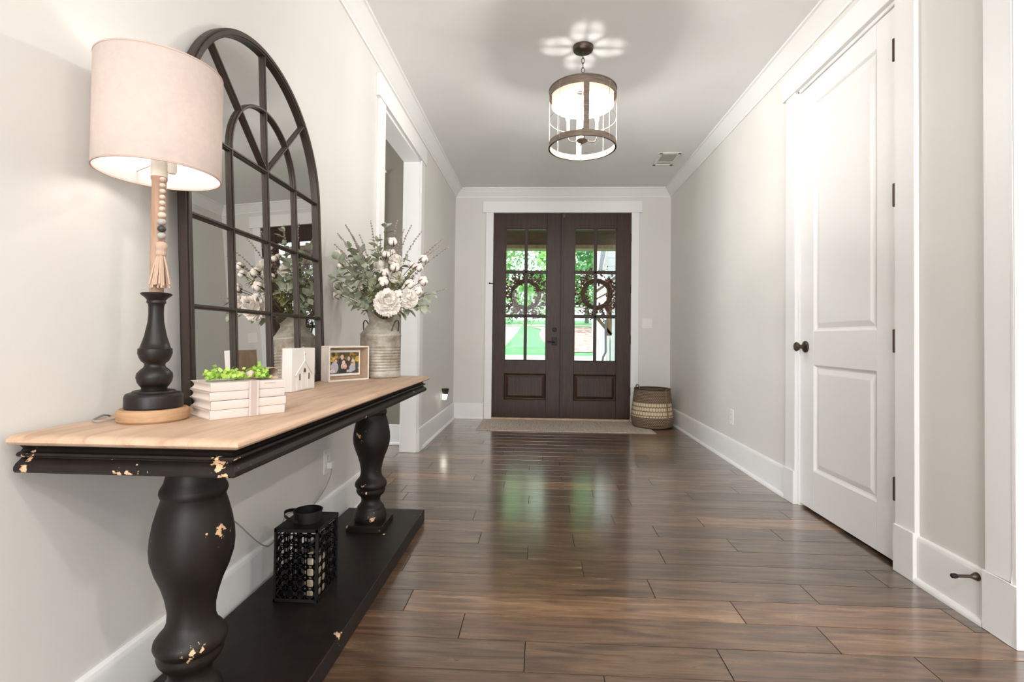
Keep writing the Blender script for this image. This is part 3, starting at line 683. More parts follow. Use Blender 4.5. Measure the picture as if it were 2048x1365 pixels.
LEG = [(.69, .054), (.64, .055), (.618, .060), (.604, .0675), (.596, .069), (.588, .0665), (.583, .064), (.56, .071), (.53, .0785), (.50, .0835), (.475, .085), (.45, .083), (.42, .0745), (.39, .0625), (.36, .0535), (.33, .048), (.305, .0485), (.29, .054),
       (.277, .065), (.266, .0725), (.256, .074), (.247, .0705), (.242, .066), (.238, .0655), (.230, .067), (.220, .064), (.211, .058), (.203, .048), (.19, .0435), (.176, .0440), (.166, .051), (.157, .0585), (.150, .0625), (.146, .0615), (.142, .064), (.130, .070), (.112, .0735), (.096, .0725), (.088, .069)]
for y in (1.12, 2.345):
    m = MB(); m.lathe(LEG[::-1], (-.79, y, 0), 44); lg = m.build('leg', 'table_black', table, smooth=55)
    m = MB(); m.box(-.873, -.707, y-.092, y+.092, .058, .089); m.build('foot_block', 'table_black', lg, bevel=.003)
m = MB(); m.box(-.984, -.586, .80, 2.582, .0, .060); m.build('bottom_shelf', 'table_black', table, bevel=.003)

# ------------------------------------------------------------------ leaning arched mirror
MY, MZ0, SPR, RO = 1.740, .7605, .780, .445     # centre, foot height, spring line above foot, outer radius
LEAN = .047
mir = thing('arched_mirror', 'tall arched window pane mirror with a dark bronze frame leaning on the wall', 'mirror', (-.948, MY, MZ0)); mir.rotation_euler.z = .026
def mbuild(m, name, mt, **k):     # local: x = out of the glass, y along the wall, z up the glass
    m.xform(Matrix.Rotation(-LEAN, 4, 'Y')); o = m.build(name, mt, mir, world=False, **k); return o
def arch_path(r, n=40): return [(0, -r, 0)]+[(0, -r*math.cos(math.pi*i/n), SPR+r*math.sin(math.pi*i/n)) for i in range(n+1)]+[(0, r, 0)]
def arch_solid(m, r0, r1, x0, x1, zb=0, n=44):
    a = [(-1, 0)]+[(-math.cos(math.pi*i/n), math.sin(math.pi*i/n)) for i in range(n+1)]+[(1, 0)]
    L = []
    for k, (c, s_) in enumerate(a):
        base = zb if k in (0, len(a)-1) else SPR
        L.append([(x0, r0*c, base+r0*s_), (x1, r0*c, base+r0*s_), (x1, r1*c, base+r1*s_), (x0, r1*c, base+r1*s_)])
    m.loft(L)
m = MB(); arch_solid(m, RO-.025, RO, -.016, .008); arch_solid(m, RO-.019, RO-.006, .006, .012); m.box(-.016, .008, -RO, RO, 0, .025); m.box(.006, .012, -RO+.006, RO-.006, .006, .019)
mbuild(m, 'mirror_frame', 'mirror_metal', bevel=.0015, smooth=35)
m = MB(); n = 48; P = [(-.006, -RO+.015, .01)]+[(-.006, -(RO-.015)*math.cos(math.pi*i/n), SPR+(RO-.015)*math.sin(math.pi*i/n)) for i in range(n+1)]+[(-.006, RO-.015, .01)]
Q = [(-.012, b, c) for a, b, c in P]; N = len(P); m.add(P+Q, [tuple(range(N)), tuple(range(2*N-1, N-1, -1))]+[(i, (i+1) % N, N+(i+1) % N, N+i) for i in range(N)])
mbuild(m, 'mirror_glass', 'mirror_glass', recalc=True)
def mull(a, b, wd=.0125):
    m = MB(); a, b = Vector(a), Vector(b); m.bar(a+Vector((-.002, 0, 0)), b+Vector((-.002, 0, 0)), (1, 0, 0), wd, .009); m.bar(a+Vector((.004, 0, 0)), b+Vector((.004, 0, 0)), (1, 0, 0), wd*.45, .005)
    mbuild(m, 'mullion', 'mirror_metal', bevel=.001)
RI = RO-.02; q = .218
for z in (.272, .528, SPR): mull((0, -RI, z), (0, RI, z))
for y in (-q, q): mull((0, y, .02), (0, y, SPR))
mull((0, 0, .02), (0, 0, SPR+RI))
for a in (44, 136): mull((0, 0, SPR), (0, RI*math.cos(math.radians(a)), SPR+RI*math.sin(math.radians(a))))
m = MB(); L1, L2 = [], []
for i in range(33):
    a = math.pi*i/32; c, s_ = -math.cos(a), math.sin(a)
    L1.append([(-.006, (q-.006)*c, SPR+(q-.006)*s_), (.003, (q-.006)*c, SPR+(q-.006)*s_), (.003, (q+.006)*c, SPR+(q+.006)*s_), (-.006, (q+.006)*c, SPR+(q+.006)*s_)])
    L2.append([(.002, (q-.003)*c, SPR+(q-.004)*s_), (.0065, (q-.003)*c, SPR+(q-.004)*s_), (.0065, (q+.003)*c, SPR+(q+.004)*s_), (.002, (q+.003)*c, SPR+(q+.004)*s_)])
m.loft(L1); m.loft(L2); mbuild(m, 'inner_arch', 'mirror_metal', bevel=.001, smooth=35)

# ------------------------------------------------------------------ table lamp
LX, LY = -.866, 1.088
lamp = thing('table_lamp', 'lit table lamp with a cream linen drum shade and a turned black base', 'table lamp', (LX, LY, TZ))
m = MB(); m.lathe([(0, .064), (.004, .068), (.018, .069), (.025, .067), (.028, .063)], (LX, LY, TZ+.0005), 40); m.build('wood_disc', 'disc_wood', lamp, smooth=35, label='round natural wood base disc')
m = MB(); m.lathe([(.0285, .053), (.031, .0555), (.054, .0555), (.060, .053), (.062, .050), (.0635, .042), (.067, .040), (.069, .030)], (LX, LY, TZ), 40); m.build('base_block', 'lamp_black', lamp, smooth=35)
LP = [(.827, .0245), (.834, .0245), (.838, .028), (.846, .0325), (.857, .035), (.866, .0335), (.874, .027), (.879, .0215), (.884, .0195), (.888, .0205), (.893, .026), (.901, .030), (.911, .033), (.917, .0325), (.9205, .0325), (.923, .029), (.935, .0255),
      (.95, .0212), (.965, .0185), (.98, .0158), (1.0, .0145), (1.015, .0148), (1.022, .016), (1.024, .0185), (1.028, .0185), (1.030, .0175), (1.036, .022), (1.042, .0295), (1.045, .0300), (1.047, .027)]
m = MB(); m.lathe([(z, r) for z, r in LP], (LX, LY, 0), 36); m.build('turned_column', 'lamp_black', lamp, smooth=45)
m = MB(); m.lathe([(1.046, .0138), (1.300, .0138), (1.304, .0158), (1.310, .0158)], (LX, LY, 0), 18); m.build('rod', 'rod_wood', lamp, smooth=35)
m = MB(); m.lathe([(1.310, .016), (1.314, .0165), (1.345, .0165), (1.350, .019), (1.356, .019)], (LX, LY, 0), 20); m.lathe([(0, .007), (.006, .009), (.028, .009), (.03, .006)], (LX+.03, LY, 1.318), 10); m.build('socket', 'candle_white', lamp, smooth=35)
m = MB(); m.lathe([(1.357, .013), (1.375, .015), (1.395, .024), (1.415, .029), (1.435, .027), (1.450, .016), (1.455, .004)], (LX, LY, 0), 20); m.build('bulb', 'emit_table_bulb', lamp, smooth=60, label='glowing bulb')
SZ0, SZ1, SR = 1.315, 1.556, .1215
m = MB(); m.lathe([(SZ0, SR), (SZ1, SR)], (LX, LY, 0), 72, False); sh = m.build('lamp_shade', 'shade_linen', lamp, smooth=60, label='cream linen drum shade')
m = MB(); m.lathe([(SZ0+.001, SR-.0018), (SZ1-.001, SR-.0018)], (LX, LY, 0), 72, False); m.build('lining', 'shade_lining', sh, smooth=60)
for za, zb_ in ((SZ0-.0005, SZ0+.003), (SZ1-.003, SZ1+.0005)):
    m = MB(); m.band((LX, LY, 0), SR-.0022, SR+.0006, za, zb_, 72); m.build('shade_trim', 'shade_trim', sh)
m = MB(); m.band((LX, LY, 0), .010, .014, 1.352, 1.356, 24)
for a in (0, 120, 240):
    c, s_ = math.cos(math.radians(a+30)), math.sin(math.radians(a+30)); m.tube([(LX+.012*c, LY+.012*s_, 1.354), (LX+.045*c, LY+.045*s_, 1.345), (LX+(SR-.002)*c, LY+(SR-.002)*s_, 1.345)], .0014, 6)
m.build('spider', 'candle_white', sh)
# bead garland with tassel hung round the rod
gx, gy = LX+.021, LY-.016
gar = thing('bead_garland', 'string of wooden beads with a twine tassel hanging from the lit lamp', 'bead garland', (gx, gy, 1.045))
seq = [(1.300-.0132*k, .0062, 'bead_wood') for k in range(6)]
z = seq[-1][0]-.014
for rr, mt in ((.0082, 'bead_wood'), (.0088, 'bead_gray'), (.0088, 'bead_dark'), (.0086, 'bead_gray')): seq.append((z, rr, mt)); z -= .0155
for z_, rr, mt in seq:
    m = MB(); m.ball((gx, gy, z_), rr, 14, 8, (1, 1, .86)); m.build('bead', mt, gar, smooth=60)
zt = z+.002
m = MB(); m.lathe([(0, .004), (-.003, .010), (-.010, .0118), (-.017, .011), (-.019, .0095), (-.024, .0105), (-.028, .0105), (-.031, .009)][::-1], (gx, gy, zt), 18)
for k in range(34):
    a = k*2.4; q_ = .35+.65*((k*7) % 10)/10; ex, ey = math.cos(a)*.024*q_, math.sin(a)*.024*q_; L = .092+.006*math.sin(k*5)
    m.tube([(gx+math.cos(a)*.006*q_, gy+math.sin(a)*.006*q_, zt-.028), (gx+ex*.62, gy+ey*.62, zt-.055), (gx+ex, gy+ey, zt-.028-L*.78)], .0024, 5)
m.build('tassel', 'tassel_twine', gar, smooth=50, label='beige twine tassel')

# ------------------------------------------------------------------ stack of books
bc = Vector((-.741, 1.096, TZ)); ux = Vector((.101, .135, 0)).normalized(); uy = Vector((-ux.y, ux.x, 0))
BW, BD = .170, .126; labs = ['bottom cream book of the ribbon tied stack', 'second cream book from the bottom of the ribbon tied stack', 'third cream book from the bottom of the ribbon tied stack', 'top cream book of the ribbon tied stack, under the greenery']
z = TZ+.0005
for k, hb in enumerate((.0215, .0205, .0205, .0205)):
    sx, sy = (0, .0015, -.001, .0)[k], (.001, -.001, .0015, 0)[k]; o = bc+ux*sx+uy*sy
    bk = thing('book', labs[k], 'book', (o.x, o.y, z), 'ribbon tied book stack')
    m = MB()      # spine faces the front, covers top and bottom
    def pt(a, b, c): return o+ux*a+uy*b+Vector((0, 0, c-TZ))
    def bxo(a0, a1, b0, b1, c0, c1): m.add([pt(a0, b0, c0), pt(a1, b0, c0), pt(a1, b1, c0), pt(a0, b1, c0), pt(a0, b0, c1), pt(a1, b0, c1), pt(a1, b1, c1), pt(a0, b1, c1)], [(0,3,2,1),(4,5,6,7),(0,1,5,4),(1,2,6,5),(2,3,7,6),(3,0,4,7)])
    bxo(0, BW, 0, BD, z, z+.002); bxo(0, BW, 0, BD, z+hb-.0025, z+hb-.0005)
    L = []
    for j in range(7):
        tt = j/6; zz = z+tt*(hb-.0005); bul = -.0012*math.sin(math.pi*tt)**.5; L.append([pt(0, bul, zz), pt(BW, bul, zz), pt(BW, .003, zz), pt(0, .003, zz)])
    m.loft(L); m.build('cover', 'book_cover', bk, smooth=50)
    m = MB(); L = []
    for j in range(7):
        tt = j/6; zz = z+.002+tt*(hb-.0045); q_ = .0015+.0045*math.sin(math.pi*tt); L.append([pt(q_, .003, zz), pt(BW-q_*.6, .003, zz), pt(BW-q_*.6, BD-q_, zz), pt(q_, BD-q_, zz)])
    m.loft(L); m.build('pages', 'book_pages', bk, smooth=50)
    if k == 3:
        m = MB()
        for j in range(9): bxo(.118+j*.0032, .120+j*.0032, -.0034, -.0026, z+.0135, z+.0150)
        m.build('title', 'faint_print', bk)
    z += hb+.0002
BT = z
rib = thing('ribbon', 'taupe ribbon tied around the stack of cream books', 'ribbon', (bc.x, bc.y, BT))
def rp(a, b, c): return bc+ux*a+uy*b+Vector((0, 0, c-TZ))
m = MB(); ra, rb = .082, .104
for (a0, a1), mi in (((ra+.004, rb-.004), 0), ((ra, ra+.004), 1), ((rb-.004, rb), 1)):
    m.cm = mi
    path = [(-.0050, TZ+.001), (-.0050, BT+.0008), (BD+.003, BT+.0008), (BD+.003, TZ+.001)]
    L = [[rp(a0, b, c), rp(a1, b, c), rp(a1, b+(.0008 if k < 1 else -.0008 if k > 2 else .0), c-(.0008 if 0 < k < 3 else 0)), rp(a0, b+(.0008 if k < 1 else -.0008 if k > 2 else .0), c-(.0008 if 0 < k < 3 else 0))] for k, (b, c) in enumerate(path)]
    m.loft(L)
m.build('band', ['ribbon_cloth', 'ribbon_edge'], rib)
def loop(m, a0, a1, b, h, w, z0):
    L = []
    for i in range(15):
        t_ = i/14*math.pi*2; a = a0+(a1-a0)*(.5-.5*math.cos(t_ if t_ <= math.pi else 2*math.pi-t_)); zz = z0+h*(math.sin(t_)*.5+.5)*(.35+.65*(abs(a-a0)/abs(a1-a0))); tw = w*(.5+.5*abs(a-a0)/abs(a1-a0))
        L.append([rp(a, b-tw, zz), rp(a, b+tw, zz), rp(a, b+tw, zz+.0012), rp(a, b-tw, zz+.0012)])
    m.loft(L)
m = MB(); loop(m, .108, .166, .045, .034, .017, BT+.001); loop(m, .108, .158, .075, .028, .015, BT+.002)
m.tube([rp(.108, .05, BT+.004), rp(.130, .03, BT+.006), rp(.160, .018, BT+.003)], .0035, 6)
m.build('bow', 'tassel_twine', rib, smooth=60)
m = MB(); m.ball(rp(.104, .045, BT+.013), .0105, 14, 9); tag(m.build('wooden_bead', 'bead_wood', smooth=60), 'round wooden bead on the book stack beside the bow', 'bead')
sg = thing('greenery_sprig', 'bright green faux sprig lying on top of the book stack', 'greenery', rp(.06, .05, BT)); r = random.Random(5)
m = MB(); m.tube([rp(.015, .045, BT+.006), rp(.06, .05, BT+.009), rp(.125, .045, BT+.007)], .0014, 6); m.build('stem', 'stem_green', sg)
m = MB()
for k in range(420):
    a = r.uniform(.008, .092) if k < 180 else r.uniform(.112, .135); b = .045+r.gauss(0, .017); zc = BT+.004+abs(r.gauss(0, .010)); p = rp(a, min(.10, max(.004, b)), zc)
    d = Vector((r.uniform(-1, 1), r.uniform(-1, 1), r.uniform(-.1, 1))).normalized()*r.uniform(.007, .014); w_ = d.orthogonal().normalized()*.005
    m.add([p, p+d*.5+w_, p+d, p+d*.5-w_], [(0, 1, 2, 3)])
m.build('leaves', 'sprig_green', sg, recalc=False, merge=False)['kind'] = 'stuff'

# ------------------------------------------------------------------ chapel block
fa = Vector((-.841, 1.664, TZ+.0005)); fb = Vector((-.833, 1.822, TZ+.0005)); e = (fb-fa).normalized(); nn = Vector((e.y, -e.x, 0)); Wc = (fb-fa).length; Hc_ = .150
ch = thing('chapel_block', 'white wooden block with a raised little chapel standing on the table', 'wooden block', fa)
def cp(a, z_, d): return fa+e*a+Vector((0, 0, z_))+nn*d
m = MB(); m.add([cp(0, 0, 0), cp(Wc, 0, 0), cp(Wc, 0, -.036), cp(0, 0, -.036), cp(0, Hc_, 0), cp(Wc, Hc_, 0), cp(Wc, Hc_, -.036), cp(0, Hc_, -.036)], [(0,1,2,3),(4,7,6,5),(0,4,5,1),(1,5,6,2),(2,6,7,3),(3,7,4,0)])
m.build('block', 'block_white', ch, bevel=.002)
m = MB(); A = .045*Wc/.158; P2 = [(.032, .004), (.126, .004), (.126, .058), (.080, .104), (.032, .058)]
m.loft([[cp(a, z_, 0) for a, z_ in P2], [cp(a, z_, .003) for a, z_ in P2]])
for a0, z0_, a1, z1_ in ((.018, .054, .081, .108), (.079, .108, .142, .054)):
    m.bar(cp(a0, z0_, .004), cp(a1, z1_, .004), nn, .006, .005)
m.bar(cp(.080, .106, .002), cp(.080, .138, .002), nn, .003, .003); m.bar(cp(.073, .128, .002), cp(.087, .128, .002), nn, .003, .003)
m.bar(cp(.062, .006, .004), cp(.062, .062, .004), nn, .002, .002); m.bar(cp(.098, .006, .004), cp(.098, .062, .004), nn, .002, .002); m.bar(cp(.062, .062, .004), cp(.098, .062, .004), nn, .002, .002)
m.build('chapel_relief', 'block_white', ch, bevel=.0007)
def hole(P): m = MB(); m.loft([[cp(a, z_, .0031) for a, z_ in P], [cp(a, z_, .0036) for a, z_ in P]]); m.build('opening', 'hole_dark', ch)
hole([(.044, .038), (.052, .038), (.052, .058), (.048, .062), (.044, .058)]); hole([(.106, .038), (.114, .038), (.114, .058), (.110, .062), (.106, .058)])
hole([(.073, .064), (.088, .064), (.088, .072), (.0845, .078), (.0805, .080), (.0765, .078), (.073, .072)])
hole([(.0785, .127), (.0815, .127), (.0815, .130), (.0785, .130)])

m = MB(); m.add([cp(.001, .001, -.0362), cp(Wc-.001, .001, -.0362), cp(Wc-.001, Hc_-.001, -.0362), cp(.001, Hc_-.001, -.0362), cp(.001, .001, -.0375), cp(Wc-.001, .001, -.0375), cp(Wc-.001, Hc_-.001, -.0375), cp(.001, Hc_-.001, -.0375)], [(0,1,2,3),(4,7,6,5),(0,4,5,1),(1,5,6,2),(2,6,7,3),(3,7,4,0)])
m.build('back_panel', 'frame_wood', ch, label='bare tan back panel')

# ------------------------------------------------------------------ framed family photo
ga = Vector((-.886, 2.070, TZ+.0005)); gb = Vector((-.775, 2.247, TZ+.0005)); e2 = (gb-ga).normalized(); n2_ = Vector((e2.y, -e2.x, 0)); Wf = (gb-ga).length; Hf = .151; Df = .056
fr = thing('photo_frame', 'shadow box frame with a family photograph beside the milk can vase', 'picture frame', ga)
def fp(a, z_, d): return ga+e2*a+Vector((0, 0, z_))+n2_*d
def fbox(m, a0, a1, z0_, z1_, d0, d1): m.add([fp(a0, z0_, d0), fp(a1, z0_, d0), fp(a1, z0_, d1), fp(a0, z0_, d1), fp(a0, z1_, d0), fp(a1, z1_, d0), fp(a1, z1_, d1), fp(a0, z1_, d1)], [(0,3,2,1),(4,5,6,7),(0,1,5,4),(1,2,6,5),(2,3,7,6),(3,0,4,7)])
th = .006; m = MB(); fbox(m, 0, th, 0, Hf, -Df, 0); fbox(m, Wf-th, Wf, 0, Hf, -Df, 0); fbox(m, th, Wf-th, 0, th, -Df, 0); fbox(m, th, Wf-th, Hf-th, Hf, -Df, 0)
m.build('frame_box', 'frame_white', fr, bevel=.001)
m = MB(); t2 = .0015; fbox(m, th, th+t2, th, Hf-th, -Df+.002, -.002); fbox(m, Wf-th-t2, Wf-th, th, Hf-th, -Df+.002, -.002); fbox(m, th, Wf-th, th, th+t2, -Df+.002, -.002); fbox(m, th, Wf-th, Hf-th-t2, Hf-th, -Df+.002, -.002); fbox(m, th, Wf-th, th, Hf-th, -Df, -Df+.003)
m.build('inner_lining', 'frame_wood', fr)
pa0, pa1, pz0, pz1, pd = .016, .190, .020, .132, -.040
m = MB(); fbox(m, pa0, pa1, pz0, pz1, -Df+.003, pd); m.build('mat_board', 'cover_plate', fr, label='white photo border')
def photo():
    NX, NZ = 120, 78; col = []; v = []; f = []
    def ell(x, y, cx, cy_, rx, ry): return ((x-cx)/rx)**2+((y-cy_)/ry)**2 < 1
    skin = (.62, .40, .30)
    for j in range(NZ+1):
        for i in range(NX+1):
            x, y = i/NX, j/NZ
            v.append(fp(pa0+.008+(pa1-pa0-.016)*x, pz0+.009+(pz1-pz0-.018)*y, pd+.0006))
            n = noise.noise(Vector((x*9, y*7, 2))); n3 = noise.noise(Vector((x*26, y*20, 5)))
            c = Vector((.16, .13, .045))*(1+.9*n+.5*n3)
            if n > .02 and (x < .28 or x > .68): c = Vector((.55, .33, .06))*(1+.4*n3)
            if y > .82: c = c*.5
            if y < .2: c = Vector((.07, .055, .045))*(1+.5*n3)
            def P(cx, cy_, rx, ry, cc):
                nonlocal c
                if ell(x, y, cx, cy_, rx, ry): c = Vector(cc)*(1+.18*n3)
            P(.43, .45, .17, .30, (.035, .035, .04)); P(.44, .80, .062, .15, (.10, .06, .04)); P(.44, .77, .052, .12, skin); P(.44, .92, .055, .045, (.08, .05, .035))
            P(.70, .42, .13, .28, (.05, .035, .035)); P(.80, .50, .06, .18, (.60, .53, .42)); P(.67, .71, .062, .15, (.09, .045, .03)); P(.66, .70, .042, .105, skin)
            P(.20, .30, .12, .26, (.42, .43, .47)); P(.13, .12, .08, .09, (.66, .58, .58)); P(.24, .60, .055, .10, (.16, .09, .06)); P(.235, .585, .043, .085, skin); P(.18, .70, .022, .03, (.8, .7, .68))
            P(.50, .34, .10, .15, (.66, .45, .40)); P(.50, .28, .09, .05, (.60, .33, .22)); P(.49, .53, .052, .09, (.70, .52, .47))
            P(.79, .26, .11, .17, (.42, .42, .48)); P(.72, .12, .08, .08, (.45, .45, .50)); P(.77, .44, .048, .08, skin); P(.77, .50, .05, .04, (.30, .18, .10))
            P(.93, .32, .05, .19, (.05, .08, .07)); P(.62, .11, .045, .05, (.60, .55, .50)); P(.47, .12, .13, .12, (.025, .025, .022))
            col += [max(0, c[0]), max(0, c[1]), max(0, c[2]), 1]
    W_ = NX+1
    for j in range(NZ):
        for i in range(NX): a = j*W_+i; f.append((a, a+1, a+W_+1, a+W_))
    off = wloc(fr); me = bpy.data.meshes.new('photograph'); me.from_pydata([p-off for p in v], [], f)
    ca = me.color_attributes.new('print', 'FLOAT_COLOR', 'POINT'); ca.data.foreach_set('color', col)
    t = mat('photo_print', (.5, .5, .5), .35); a_ = t.add('ShaderNodeAttribute', attribute_name='print'); t.link(a_.outputs['Color'], t.b.inputs['Base Color'])
    me.materials.append(MATS['photo_print']); o = bpy.data.objects.new('photograph', me); COL.objects.link(o); o.parent = fr; o['label'] = 'printed photograph of a family of five sitting outdoors'
photo()

# ------------------------------------------------------------------ milk can vase
VX, VY = -.767, 2.385
vase = thing('milk_can_vase', 'galvanized ribbed milk can vase holding the flowers at the far end of the table', 'vase', (VX, VY, TZ))
prof = [(.0005, .090), (.003, .094), (.008, .0955), (.020, .0955)]
z = .028
for k in range(9): prof += [(z, .0952), (z+.0045, .0925), (z+.009, .0952)]; z += .0135
prof += [(z+.004, .0958), (.196, .0958), (.199, .0975), (.203, .0972), (.207, .0955), (.258, .0565)]
inner = [(.258, .0545), (.205, .090), (.02, .090)]
m = MB(); m.lathe(prof, (VX, VY, TZ), 48, False)
n = 48; L = []
for s_, (zz, rr) in enumerate(((.258, .0565), (.272, .0560), (.290, .0595), (.306, .0655), (.318, .0715), (.322, .0735), (.3215, .0722), (.306, .0640), (.290, .058), (.258, .0548), (.205, .091))):
    l = []
    for i in range(n):
        a = 2*math.pi*i/n; front = max(0, math.cos(a-math.radians(-62)))**4; k = max(0, (zz-.258)/.064) if zz > .258 else 0
        l.append((VX+(rr)*math.cos(a), VY+(rr)*math.sin(a), TZ+zz-.046*k*front))
    L.append(l)
m.loft(L, True, False); m.lathe([(.0006, .001), (.0006, .090)], (VX, VY, TZ), 48, False); m.build('can_body', 'galvanized', vase, smooth=38)
for sgn in (-1, 1):
    d = Vector((sgn*.95, -.31*sgn, 0)).normalized(); tg = Vector((-d.y, d.x, 0)); P = []
    for i in range(15):
        a = math.pi*i/14; P.append(Vector((VX, VY, TZ))+d*(.080+.012*math.sin(a))+tg*(.026*math.cos(a))+Vector((0, 0, .222+.052*math.sin(a))))
    m = MB(); m.tube(P, .0028, 8); m.build('handle', 'bronze', vase, smooth=60, label='dark wire loop handle')

# ------------------------------------------------------------------ flowers
mouth = Vector((VX, VY, TZ+.27))
fr_ = random.Random(11)
def bez(a, b, c, n): return [a*(1-t)**2+b*2*t*(1-t)+c*t*t for t in [i/n for i in range(n+1)]]
def stem_path(tip, n=10, bend=.5):
    ent = mouth+Vector((tip.x-VX, tip.y-VY, 0))*.10; ent.x = VX+max(-.035, min(.035, ent.x-VX)); ent.y = VY+max(-.035, min(.035, ent.y-VY))
    foot = Vector((VX-(ent.x-VX)*.6, VY-(ent.y-VY)*.6, TZ+.10))
    mid = ent+Vector(((tip.x-ent.x)*.28, (tip.y-ent.y)*.28, (tip.z-ent.z)*.62+.01)); return [foot]+bez(ent, mid, tip, n)
def leaf(m, p, d, up, ln, w, curl=.25):
    d = d.normalized(); s_ = d.cross(up); s_ = s_.normalized() if s_.length > 1e-4 else d.orthogonal().normalized(); nn_ = s_.cross(d).normalized()
    V = []; prof = [(0, .05), (.18, .55), (.42, 1), (.68, .85), (.88, .42), (1, .02)]
    for t_, ww in prof:
        c = p+d*ln*t_-nn_*ln*curl*t_*t_; V += [c-s_*w*ww+nn_*w*.25*ww, c, c+s_*w*ww+nn_*w*.25*ww]
    F = []
    for k in range(len(prof)-1): a = k*3; F += [(a, a+1, a+4, a+3), (a+1, a+2, a+5, a+4)]
    m.add(V, F)
def fix(p, r=.0):
    p.x = max(p.x, -.965 if p.y > 2.24 else -.90); return p
def new_stem(name, label, cat, tip, group): return thing(name, label, cat, (VX, VY, TZ+.10), group)
# lavender
DYF = .055
LAV = [(643, 489, 2.24, 'short sprig tip pointing far left toward the mirror'), (668, 467, 2.27, 'arching left with a drooping tip'), (691, 450, 2.30, 'thick and upright on the left'), (719, 470, 2.26, 'leaning left over the sage leaves'), (741, 441, 2.34, 'thin and straight up, left of the leafy top'),
       (795, 441, 2.42, 'pale and upright against the dark doorway'), (808, 459, 2.30, 'upright in front of the door jamb'), (823, 451, 2.36, 'tall and leaning slightly right'), (843, 463, 2.33, 'long and leaning right over the casing'), (887, 477, 2.35, 'reaching far right and up'),
       (877, 494, 2.31, 'reaching right just below the longest one'), (897, 495, 2.37, 'curving farthest right'), (893, 578, 2.30, 'horizontal, pointing right at mid height'), (700, 470, 2.45, 'rear left beside the mirror edge'), (760, 470, 2.50, 'rear centre behind the cotton')]
for k, (u, v, y, desc) in enumerate(LAV):
    tip = fix(at(u, v, y+DYF)); P = stem_path(tip); r = random.Random(100+k)
    o = new_stem('lavender_stem', 'dusty lavender stem in the milk can, '+desc, 'flower stem', tip, 'lavender stems in the milk can')
    m = MB(); m.tube(P, .0011, 5); m.build('stem', 'stem_green', o, smooth=60)
    m = MB(); up = P[-1]-P[-5]; n = 15 if k not in (1, 2) else 24
    for j in range(n):
        t_ = j/(n-1); idx = 6+t_*4.95; i0 = min(int(idx), 10); c = P[i0].lerp(P[min(i0+1, 11)], idx-i0)
        for q_ in range(3 if k not in (1, 2) else 5):
            a = r.random()*6.28; w_ = .0044*(1.35-t_) if k not in (1, 2) else .0060*(1.2-t_); dd = Vector((math.cos(a), math.sin(a), .3*math.sin(a*3)))*w_
            m.ball(c+dd, .0027+.0014*(1-t_), 5, 3, (1, 1, 1.4))
    m.build('blossoms', 'lavender_bud', o, smooth=60)['kind'] = 'stuff'
# leafy stems
LEAFY = [(770, 456, 2.33, .028, 's', 'tallest at the top centre'), (754, 484, 2.28, .030, 's', 'just under the leafy top, pointing left'), (676, 520, 2.22, .036, 's', 'spreading left below the lavender'), (664, 556, 2.24, .032, 's', 'low on the left beside the mirror'), (699, 497, 2.27, .034, 's', 'upper left cluster'),
         (684, 588, 2.22, .036, 's', 'lowest on the left'), (716, 522, 2.20, .038, 's', 'left of centre, facing front'), (728, 556, 2.17, .040, 's', 'front left with broad pale leaves'), (700, 560, 2.18, .040, 's', 'left side with pale grey leaves'), (706, 610, 2.22, .030, 's', 'hanging over the left rim of the can'),
         (862, 588, 2.28, .030, 's', 'far right with two rounded leaves'), (848, 612, 2.24, .034, 's', 'drooping on the right'), (742, 588, 2.20, .030, 'm', 'mossy fill left of the big white bloom'), (800, 556, 2.22, .028, 'm', 'mossy fill right of the centre'), (826, 546, 2.26, .026, 'm', 'mossy fill among the right cotton'),
         (738, 528, 2.30, .030, 'm', 'mossy fill in the upper middle'), (757, 505, 2.40, .030, 's', 'rear centre'), (720, 500, 2.48, .034, 's', 'rear left behind the cotton'), (690, 540, 2.44, .036, 's', 'rear left low'), (810, 520, 2.46, .030, 's', 'rear right'), (760, 560, 2.48, .036, 's', 'rear low centre'), (722, 585, 2.40, .036, 's', 'rear low left')]
for k, (u, v, y, ln, ty, desc) in enumerate(LEAFY):
    tip = fix(at(u, v, y+DYF)); P = stem_path(tip); r = random.Random(200+k)
    nm = 'sage_leaf_stem' if ty == 's' else 'moss_fern_stem'
    o = new_stem(nm, ('broad soft sage green leaf stem, ' if ty == 's' else 'yellow green fern stem, ')+desc, 'foliage stem', tip, 'sage leaf stems in the milk can' if ty == 's' else 'fern stems in the milk can')
    m = MB(); m.tube(P, .0015, 5); m.build('stem', 'stem_green', o, smooth=60)
    m = MB(); rows = 8 if ty == 's' else 22
    for j in range(rows):
        t_ = .42+.58*j/(rows-1); idx = 1+t_*10; i0 = min(int(idx), 10); c = P[i0].lerp(P[min(i0+1, 11)], idx-i0); ax = (P[min(i0+1, 11)]-P[i0]).normalized()
        for s2 in range(2):
            a = r.random()*6.28; side = Matrix.Rotation(a+s2*math.pi, 3, ax) @ ax.orthogonal().normalized()
            d = side+ax*r.uniform(.4, 1.0); sz = ln*r.uniform(.95, 1.55)*(1.15 if ty == 's' else .95)
            if c.x+d.normalized().x*sz < -.985: d.x = abs(d.x)
            leaf(m, c, d, Vector((r.uniform(-.4, .4), r.uniform(-.4, .4), 1)), sz, sz*(.30 if ty == 's' else .12), r.uniform(.05, .35))
    if ty == 's': leaf(m, P[-1], P[-1]-P[-2], Vector((0, 1, .5)), ln, ln*.3)
    m.build('leaves', 'leaf_sage' if ty == 's' else 'leaf_moss', o, smooth=80, recalc=False, merge=False)['kind'] = 'stuff'
